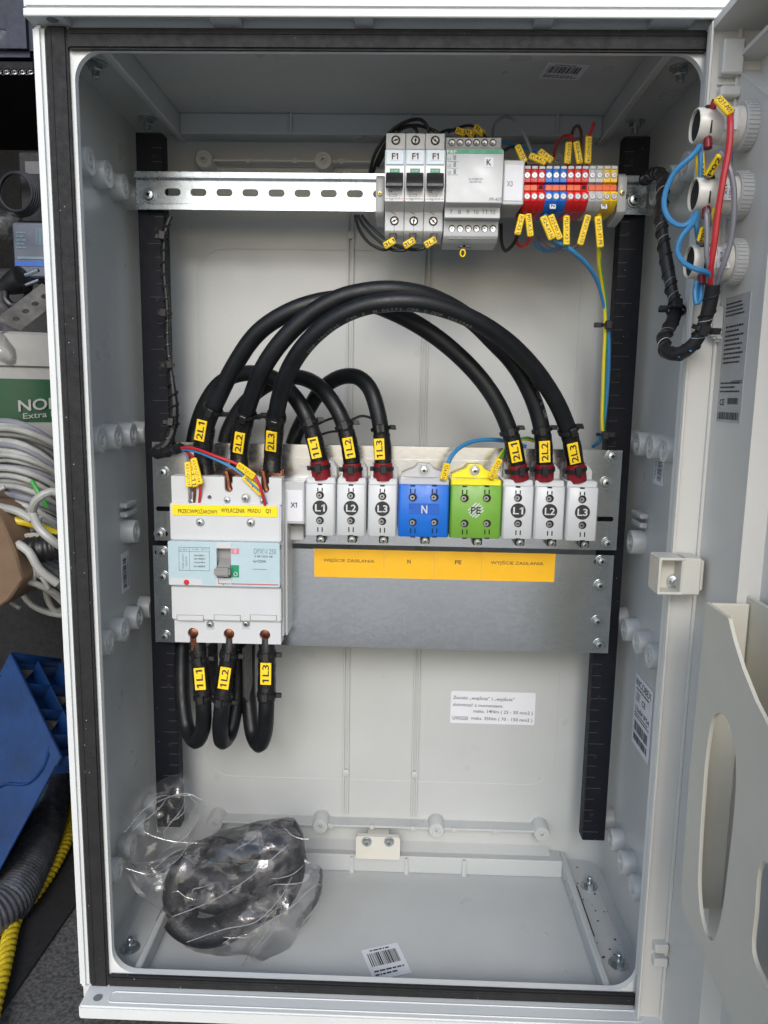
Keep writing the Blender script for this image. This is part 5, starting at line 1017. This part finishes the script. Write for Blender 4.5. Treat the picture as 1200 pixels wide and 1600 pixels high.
lump('black rubber profile at the centre of the bag behind the others', [(320, 1325, .11), (360, 1335, .10), (400, 1360, .10), (430, 1390, .10), (400, 1410, .095), (350, 1405, .09), (310, 1400, .09)], .014, 1, 5)
lump('black rubber profile stacked at the right end of the bag', [(385, 1330, .085), (415, 1340, .078), (438, 1365, .075), (432, 1392, .072)], .011, 1, 6)
def crumple(x, z, s, seed):
    best = 0; a = 0; amp = 1
    for o_ in range(4):
        n_ = noise.noise(Vector((x * s, z * s, seed + o_ * 7.3))); a += amp * (1 - abs(n_) * 2.6); amp *= .48; s *= 2.05
    return a
def bag_sheet(bm, outl, ymid, bulge, seed, side):
    # outline is a list of photo points on the plane ymid; fan grid from its centre
    C_ = Vector((0, 0, 0)); pts = spline([P(u, v, ymid) for u, v in outl + [outl[0]]], .006)[:-1]; C_ = sum(pts, Vector()) / len(pts); NR = 34; rings = []
    for i in range(1, NR + 1):
        f = i / NR; ring = []
        for p in pts:
            q = C_.lerp(p, f); e = math.sqrt(max(0, 1 - f ** 2.2)); y = ymid + side * bulge * e + .0095 * (crumple(q.x, q.z, 12, seed) - .9) * (.25 + .75 * e) * 1.0
            wob = .010 * noise.noise(Vector((q.x * 40, q.z * 40, seed))) * f
            ring.append(bm.verts.new((q.x + wob, y, q.z + wob)))
        rings.append(ring)
    c0 = bm.verts.new((C_.x, ymid + side * bulge, C_.z)); n = len(pts)
    for k in range(n): bm.faces.new([c0, rings[0][k], rings[0][(k + 1) % n]])
    for a, b in zip(rings, rings[1:]):
        for k in range(n): bm.faces.new([a[k], b[k], b[(k + 1) % n], a[(k + 1) % n]])
body_o = [(300, 1320), (340, 1300), (400, 1287), (450, 1286), (478, 1310), (500, 1370), (495, 1410), (470, 1445), (450, 1490), (445, 1524), (420, 1500), (360, 1482), (300, 1478), (270, 1445), (240, 1400), (195, 1362), (235, 1345)]
neck_o = [(300, 1330), (312, 1290), (322, 1262), (300, 1215), (285, 1210), (245, 1222), (215, 1245), (192, 1290), (184, 1322), (205, 1348), (250, 1350)]
t = thing('plastic_bag', 'crumpled clear plastic bag of black rubber parts on the cabinet floor', 'bag', P(350, 1470, .08))
bm = nb(); bag_sheet(bm, body_o, .072, .030, 3.1, -1); obj('front_film', bm, FILM, t, smooth=28)
bm = nb(); bag_sheet(bm, body_o, .086, .018, 8.4, 1); obj('rear_film', bm, FILM, t, smooth=28)
bm = nb(); bag_sheet(bm, neck_o, .075, .016, 5.7, -1); obj('bag_mouth', bm, FILM, t, smooth=28)
bm = nb()
for pts in ([(198, 1357), (235, 1366), (275, 1345), (300, 1310)], [(270, 1432), (330, 1408), (385, 1375), (450, 1320)], [(195, 1300), (230, 1262), (290, 1240), (316, 1250)], [(292, 1472), (350, 1452), (400, 1440), (440, 1400), (456, 1370)]):
    tube(bm, spline([P(u, v, .038) for u, v in pts], .004), .0005, 5)
obj('folded_edge', bm, FOLD_GLINT, t)
random.seed(17); bm = nb()
for k in range(20):
    u, v, a, l = random.uniform(265, 460), random.uniform(1300, 1470), random.choice((-.55, -.35, .3, -.9)) + random.uniform(-.25, .25), random.uniform(18, 60)
    if k % 3 == 0: u, v = random.uniform(205, 300), random.uniform(1235, 1350)
    pts = [(u + l * t_ * math.cos(a) + 5 * math.sin(t_ * 3 + k), v + l * t_ * math.sin(a) + 4 * math.cos(t_ * 2.5 + k), .040) for t_ in (-1, -.5, 0, .5, 1)]
    pl = spline([P(*q) for q in pts], .003); tube(bm, pl, lambda s_: .00015 + .0004 * math.sin(math.pi * s_), 5)
obj('crease', bm, FOLD_GLINT, t, kind='stuff')  # whitish tubes standing in for thin streak highlights on the film
# ================================================================== clutter left of the cabinet
# bucket
bc = P(8, 600, .36); r0 = .115; t = thing('plastic_bucket', 'white plastic bucket with a green band behind the white cables', 'bucket', (P(62, 600, .36).x, .36, -.12))
bx, bz = P(62, 600, .36).x, P(20, 525, .26).z
M = Matrix.Translation((bx, .36, bz)); bm = nb(); lathe(bm, [(.118, -.24), (.125, -.20), (.132, -.036), (.136, -.034), (.137, 0), (.133, .003), (.128, .0), (.120, -.20)], M, 64, False); obj('bucket_body', bm, BUCK, t)
bm = nb(); zt, zb = P(40, 592, .23).z, P(40, 660, .23).z; lathe(bm, [(.1300, zb - bz), (.1322, zt - bz)], M, 64, False); gb = obj('green_band', bm, BGREEN, t)
bm = nb()
def wrap(bm, s, u, v, wpx, hpx, R):
    q = P(u, v, .23); a0 = math.asin(max(-1, min(1, (q.x - bx) / R))); k = ppm(u, v, .23); t_ = nb(); addtxt(t_, s, (0, 0, 0), (1, 0, 0), (0, 1, 0), wpx * k, hpx * k)
    for _ in range(2): bmesh.ops.subdivide_edges(t_, edges=[e for e in t_.edges if e.calc_length() > .006], cuts=2)
    for vv in t_.verts: a = a0 + vv.co.x / R; vv.co = Vector((bx + R * math.sin(a), .36 - R * math.cos(a), q.z + vv.co.y + vv.co.x * .1))
    merge(bm, t_)
wrap(bm, 'NOR', 55, 632, 60, 18, .1336); wrap(bm, 'Extra Fin', 60, 648, 58, 9, .1330); obj('lettering', bm, BUCK, gb)

# white cable heap
random.seed(5)
hc = Vector(P(45, 800, .30)); lab = ['resting on top of the heap', 'low in the heap', 'crossing the heap diagonally', 'looped at the right edge of the heap', 'bent round at the bottom of the heap']
for k in range(46):
    f = k / 45; v0 = 655 + f * 250 + random.uniform(-5, 5); Y = .19 - .06 * f + .025 * random.random(); am = random.uniform(-14, 18)
    pts = [(-60, v0 + 10 + random.uniform(-20, 20), Y + .04), (0, v0 + am * .2, Y), (40, v0 + 6 + am * .3, Y - .012), (75, v0 + 22 + am * .6, Y), (105, v0 + 48 + am, Y + .03), (122, v0 + 95, Y + .08)]
    p = spline([P(*q) for q in pts], .01); bm = nb(); tube(bm, p, random.choice((.0028, .0034, .0038)), 10)
    obj('coiled_cable', bm, WCAB if k % 7 else GRYW, label='white cable strand in the heap left of the cabinet' if k % 7 else 'grey cable strand among the white strands of the heap', cat='cable', group='white cable strands heaped behind the cabinet' if k % 7 else 'grey cable strands in the heap')
for k, (pts, m, r, l) in enumerate((([(50, 800, .11), (58, 780, .10), (80, 768, .105), (100, 775, .11), (110, 790, .12)], WCAB, .0042, 'white cable hook standing out of the heap'),
    ([(50, 800, .11), (62, 826, .10), (84, 846, .10), (105, 860, .11)], WCAB, .0042, 'white cable bending down from the hook'),
    ([(-10, 790, .12), (30, 800, .11), (50, 812, .11)], WCAB, .0040, 'white cable end coming in from the left'),
    ([(28, 850, .11), (45, 862, .105), (62, 890, .105), (90, 912, .11)], WCAB, .0042, 'white cable at the foot of the heap'),
    ([(30, 920, .2), (50, 945, .2), (80, 958, .2), (112, 962, .2)], WCAB, .0036, 'lowest white cable resting on the dark ground'),
    ([(85, 900, .2), (72, 925, .2), (88, 955, .2), (105, 945, .21), (100, 915, .21)], WCAB, .0036, 'white cable ring by the cabinet edge'),
    ([(-10, 800, .13), (20, 812, .125), (50, 818, .13), (90, 835, .14)], YELW, .0042, 'yellow and green cable under the white ones'),
    ([(50, 752, .145), (62, 772, .14), (74, 792, .145)], GREW, .0024, 'short green cable between white strands'))):
    p = spline([P(*q) for q in pts], .006); bm = nb(); tube(bm, p, r, 10); obj('loose_cable', bm, m, label=l, cat='cable')
random.seed(31)
for k in range(11):
    u, v, R_, Y = random.uniform(20, 80), random.uniform(780, 930), random.uniform(16, 42), random.uniform(.125, .15); a0 = random.uniform(0, 6.3); sp = random.uniform(2.2, 4.6); el = random.uniform(.45, .9)
    pts = [(u + R_ * math.cos(a0 + sp * q / 6), v + R_ * el * math.sin(a0 + sp * q / 6), Y + .004 * math.sin(q)) for q in range(7)]
    p = spline([P(*q) for q in pts], .006); bm = nb(); tube(bm, p, random.choice((.0022, .0028, .0034)), 8); obj('loose_cable', bm, WCAB, label='thin white cable end curling loose in front of the heap', cat='cable', group='loose white cable ends before the heap')
# pile the heap lies on
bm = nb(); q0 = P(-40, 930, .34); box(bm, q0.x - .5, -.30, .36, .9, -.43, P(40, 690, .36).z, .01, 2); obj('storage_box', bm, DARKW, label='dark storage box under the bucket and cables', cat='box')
# brown cardboard
O = P(-10, 855, .16); bm = nb(); prism(bm, [tuple((P(u, v, .10).x, P(u, v, .10).z)) for u, v in ((-60, 775), (-2, 800), (24, 862), (37, 905), (14, 938), (-10, 955), (-60, 955))], .10, .24, .002, 'y'); t = obj('cardboard_box', bm, CARD, label='brown cardboard box at the left edge above the blue crate', cat='box')
# corrugated black hose in the heap
def hose(name, label, pts, R, m, pitch=.006, amp=.08):
    p = spline([q if isinstance(q, Vector) else P(*q) for q in pts], pitch / 4); bm = nb(); n_ = len(p)
    tube(bm, p, lambda s: R * (1 + amp * math.sin(s * (n_ - 1) * math.pi / 2)), 20); return obj(name, bm, m, label=label, cat='hose', smooth=70)
hose('corrugated_hose', 'short black corrugated hose among the white cables', [(40, 860, .13), (66, 858, .125), (100, 852, .13)], .013, BLACK)
# blue crate
O = P(14, 1032, .20); a1 = P(90, 1190, .13) - O; L1 = a1.length; e1 = a1.normalized(); a2 = P(52, 962, .31) - O; e2 = (a2 - e1 * a2.dot(e1)).normalized(); L2 = a2.dot(e2); e3 = e1.cross(e2)
if (e3.x > 0): e3 = -e3
e3 = (e3 + e1 * .42).normalized()
CR = thing('plastic_crate', 'dirty blue plastic crate with ribbed side tipped beside the cabinet', 'crate', O)
MC = Matrix((e1, e2, e3)).transposed().to_4x4(); MC.translation = O
W3 = .26; DUST = mat('dusty_crate_web', (.13, .115, .10), .8, var=.4, scale=120)
bm = nb(); box(bm, 0, L1, 0, .003, 0, W3, .0008, 1, MC); obj('crate_side', bm, CRATE, CR)
bm = nb(); box(bm, 0, .003, .003, L2, 0, W3, .0008, 1, MC); obj('crate_end', bm, CRATE, CR)
bm = nb(); box(bm, .003, L1, .003, L2, .012, .015, .0005, 1, MC); obj('crate_base', bm, CRATE, CR)
bm = nb(); box(bm, -.003, L1 + .003, L2 - .003, L2, -.006, .016, .001, 1, MC); obj('crate_rim', bm, CRATE, CR)
bm = nb(); box(bm, -.003, L1 + .003, -.002, .0025, -.008, .004, .001, 1, MC); obj('crate_rim', bm, CRATE, CR)
bm = nb(); box(bm, -.004, 0, 0, L2, -.008, .020, .001, 1, MC); obj('crate_rim', bm, CRATE, CR)
for f in (.27, .53, .78, .985): bm = nb(); box(bm, L1 * f, L1 * f + .0022, .0025, L2 - .003, -.005, .0125, .0006, 1, MC); obj('crate_rib', bm, CRATE, CR)
bm = nb(); box(bm, .001, L1, L2 * .50, L2 * .50 + .0022, -.005, .0125, .0006, 1, MC); obj('crate_rib', bm, CRATE, CR)
for f0, y0_, y1_ in ((.03, .1, .46), (.30, .55, .93), (.56, .1, .46), (.56, .56, .93), (.81, .56, .95)):
    bm = nb(); prism(bm, [(L1 * f0 + .002, L2 * y0_), (L1 * (f0 + .17), L2 * y0_), (L1 * f0 + .002, L2 * y1_)], .004, .0065, axis='z')
    bmesh.ops.transform(bm, matrix=MC, verts=bm.verts[:]); obj('dusty_web', bm, DUST, CR)
bm = nb(); lathe(bm, [(.0055, 0), (.0055, .020), (.004, .020), (.004, .002)], MC @ Matrix.Translation((L1 * .53, L2 * .78, .012)) @ Matrix.Rotation(math.pi, 4, 'X'), 18, False); obj('crate_boss', bm, CRATE, CR)
bm = nb(); tube(bm, spline([MC @ Vector(q) for q in ((L1 * .86, -.0012, .0), (L1 * .90, -.0012, .02), (L1 * .84, -.0012, .045), (L1 * .62, -.0012, .075), (L1 * .5, -.0012, .11), (L1 * .5, -.0012, .17))], .004), .0016, 6); obj('crate_bead', bm, CRATE, CR)
# translucent corrugated hose
HOSE = mat('grey_film_hose', (.055, .056, .062), .22, var=.4, scale=60, bump=.5, bscale=200, coat=.3)
random.seed(3)
hose('ribbed_duct', 'grey translucent ribbed duct hose curving round the blue crate', [PZ(90, 1150, -.404), PZ(86, 1190, -.404), PZ(80, 1240, -.404), PZ(65, 1300, -.404), PZ(40, 1360, -.404), PZ(5, 1415, -.404), PZ(-40, 1445, -.404), PZ(-90, 1460, -.404)], .0245, HOSE, .0046, .04)
# yellow rope
p = spline([PZ(*q, -.4175) for q in ((118, 1225), (116, 1262), (108, 1302), (84, 1352), (55, 1395), (30, 1425), (20, 1445), (11, 1485), (2, 1525), (-10, 1570), (-20, 1620))], .002)
t = thing('rope', 'thick twisted yellow rope lying on the black mat', 'rope', p[0])
for k in range(3): bm = nb(); tube(bm, spiral(p, .0040, .026, 0, k * 2.094)[::2], .0042, 8); obj('strand', bm, ROPE, t, smooth=60)
# shelf, bins, boxes upper left
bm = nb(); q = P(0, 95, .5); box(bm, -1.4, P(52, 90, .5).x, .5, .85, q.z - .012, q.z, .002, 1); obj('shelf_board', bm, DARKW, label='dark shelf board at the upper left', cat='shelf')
bm = nb(); a, b = P(-60, 85, .49), P(48, 20, .49); box(bm, a.x, b.x, .49, .8, a.z, b.z + .04, .008, 2); t = obj('storage_bin', bm, SHELFM, label='dark blue storage bin on the upper left shelf', cat='bin')
for k in range(9):
    c = P(-2 + k * 6.2, 113, .45); bm = nb(); tube(bm, [c + Vector((math.cos(x_) * .004, 0 if k % 2 else math.sin(x_) * .002, math.sin(x_) * .003)) for x_ in [j * math.pi / 6 for j in range(13)]], .0008, 5, False); obj('chain_link', bm, DMETAL, label='steel chain link hanging in the dark behind the cabinet', cat='chain link', group='row of chain links under the shelf')
a, b = P(22, 420, .34), P(90, 348, .34); bm = nb(); box(bm, a.x, b.x, .34, .46, a.z - .01, b.z, .002, 1); CB = mat('printed_carton', (.10, .115, .15), .5, var=.05); t = obj('screw_box', bm, CB, label='small white and blue screw carton at the left edge', cat='box')
bm = nb(); c = P(52, 412, .3395); slab(bm, c, (1, 0, 0), (0, 0, 1), .045, .006, .0008); obj('blue_band', bm, TBLUE2, t); bm = nb(); lines(bm, P(33, 375, .3393), (1, 0, 0), (0, 0, 1), .012, .022, 5, 3); bars(bm, P(64, 370, .3393), (1, 0, 0), (0, 0, 1), .014, .02, 3); c = P(50, 403, .3393); slab(bm, c, (1, 0, 0), (0, 0, 1), .036, .003, .0004); obj('printing', bm, INKB, t)
a, b = P(-30, 470, .42), P(90, 420, .42); bm = nb(); box(bm, -1.0, b.x, .42, .6, a.z - .1, b.z, .004, 1); obj('cardboard_box', bm, mat('grey_carton', (.02, .02, .023), .7), label='dark grey carton under the small screw carton', cat='box')
a, b = P(30, 300, .45), P(66, 236, .45); bm = nb(); box(bm, a.x, b.x + .06, .45, .56, a.z - .04, b.z, .003, 1); t = obj('dark_carton', bm, mat('dark_carton', (.012, .012, .014), .7), label='dark carton with a pale label above the screw carton', cat='box')
bm = nb(); slab(bm, P(52, 262, .4495), (1, 0, 0), (0, 0, 1), .022, .016, .0006); obj('pale_label', bm, mat('dim_paper', (.10, .10, .11), .6), t)
c = P(24, 300, .42); bm = nb()
for k in range(5): tube(bm, [c + Vector(((.022 + .0015 * k) * math.cos(q), .003 * k, (.024 + .001 * k) * math.sin(q))) for q in [j * math.pi / 16 for j in range(33)]], .0018, 6, False)
obj('cable_coil', bm, mat('dim_cable', (.014, .016, .022), .6), label='grey cable coil in the dark above the screw carton', cat='cable coil')
# perforated steel bracket
a, b = P(12, 508, .28), P(84, 452, .30); T = (b - a).normalized(); up = Vector((0, 0, 1)); up = (up - T * up.z).normalized(); L = (b - a).length
bm = nb(); M = Matrix((T, T.cross(up) * -1, up)).transposed().to_4x4(); M.translation = a
sheet(bm, [(0, -.014), (L, -.014), (L, .014), (0, .014)], [circ(.012 + .014 * k, 0, .0035, 14) for k in range(4)], 0, .0015, M); obj('perforated_bracket', bm, mat('dull_steel', (.10, .10, .10), .5, 1, var=.3), label='perforated steel bracket leaning on the bucket', cat='bracket')
# power plug
c = P(36, 436, .30); t = thing('power_plug', 'black mains plug with two bright pins above the bucket', 'plug', c)
bm = nb(); lathe(bm, [(.008, -.03), (.012, -.02), (.015, -.008), (.016, 0), (.013, .002)], frame(c, (1, -.2, .35)), 20); obj('plug_body', bm, BLACK, t)
for dz in (0, -.0115): bm = nb(); ax = Vector((1, -.1, .35)).normalized(); tube(bm, [c + Vector((.004, -.002, dz + .004)), c + Vector((.004, -.002, dz + .004)) + ax * .018], .0022, 10); obj('pin', bm, ZINC, t)
p = spline([P(*q) for q in ((26, 442, .30), (12, 450, .3), (8, 465, .3), (20, 478, .3), (38, 472, .3), (44, 455, .31), (30, 440, .32), (10, 432, .32))], .004); bm = nb(); tube(bm, p, .0045, 10); obj('cord', bm, BLACK, t)
# crumpled film at the left edge
def film_piece(outl, Y, seed, label):
    bm = nb(); bag_sheet(bm, outl, Y, .02, seed, -1); obj('plastic_film', bm, FILM, label=label, cat='plastic film', smooth=50)
film_piece([(-30, 310), (5, 322), (30, 345), (20, 372), (-5, 372), (-40, 350)], .3, 2.2, 'crumpled clear film on the small carton')
film_piece([(-30, 440), (0, 450), (16, 490), (22, 545), (30, 575), (14, 580), (-20, 560), (-40, 500)], .24, 4.6, 'clear film hanging over the rim of the white bucket')
film_piece([(-30, 30), (0, 48), (14, 62), (10, 80), (-2, 92), (-30, 80)], .4, 6.6, 'clear film sticking out of the dark blue bin')
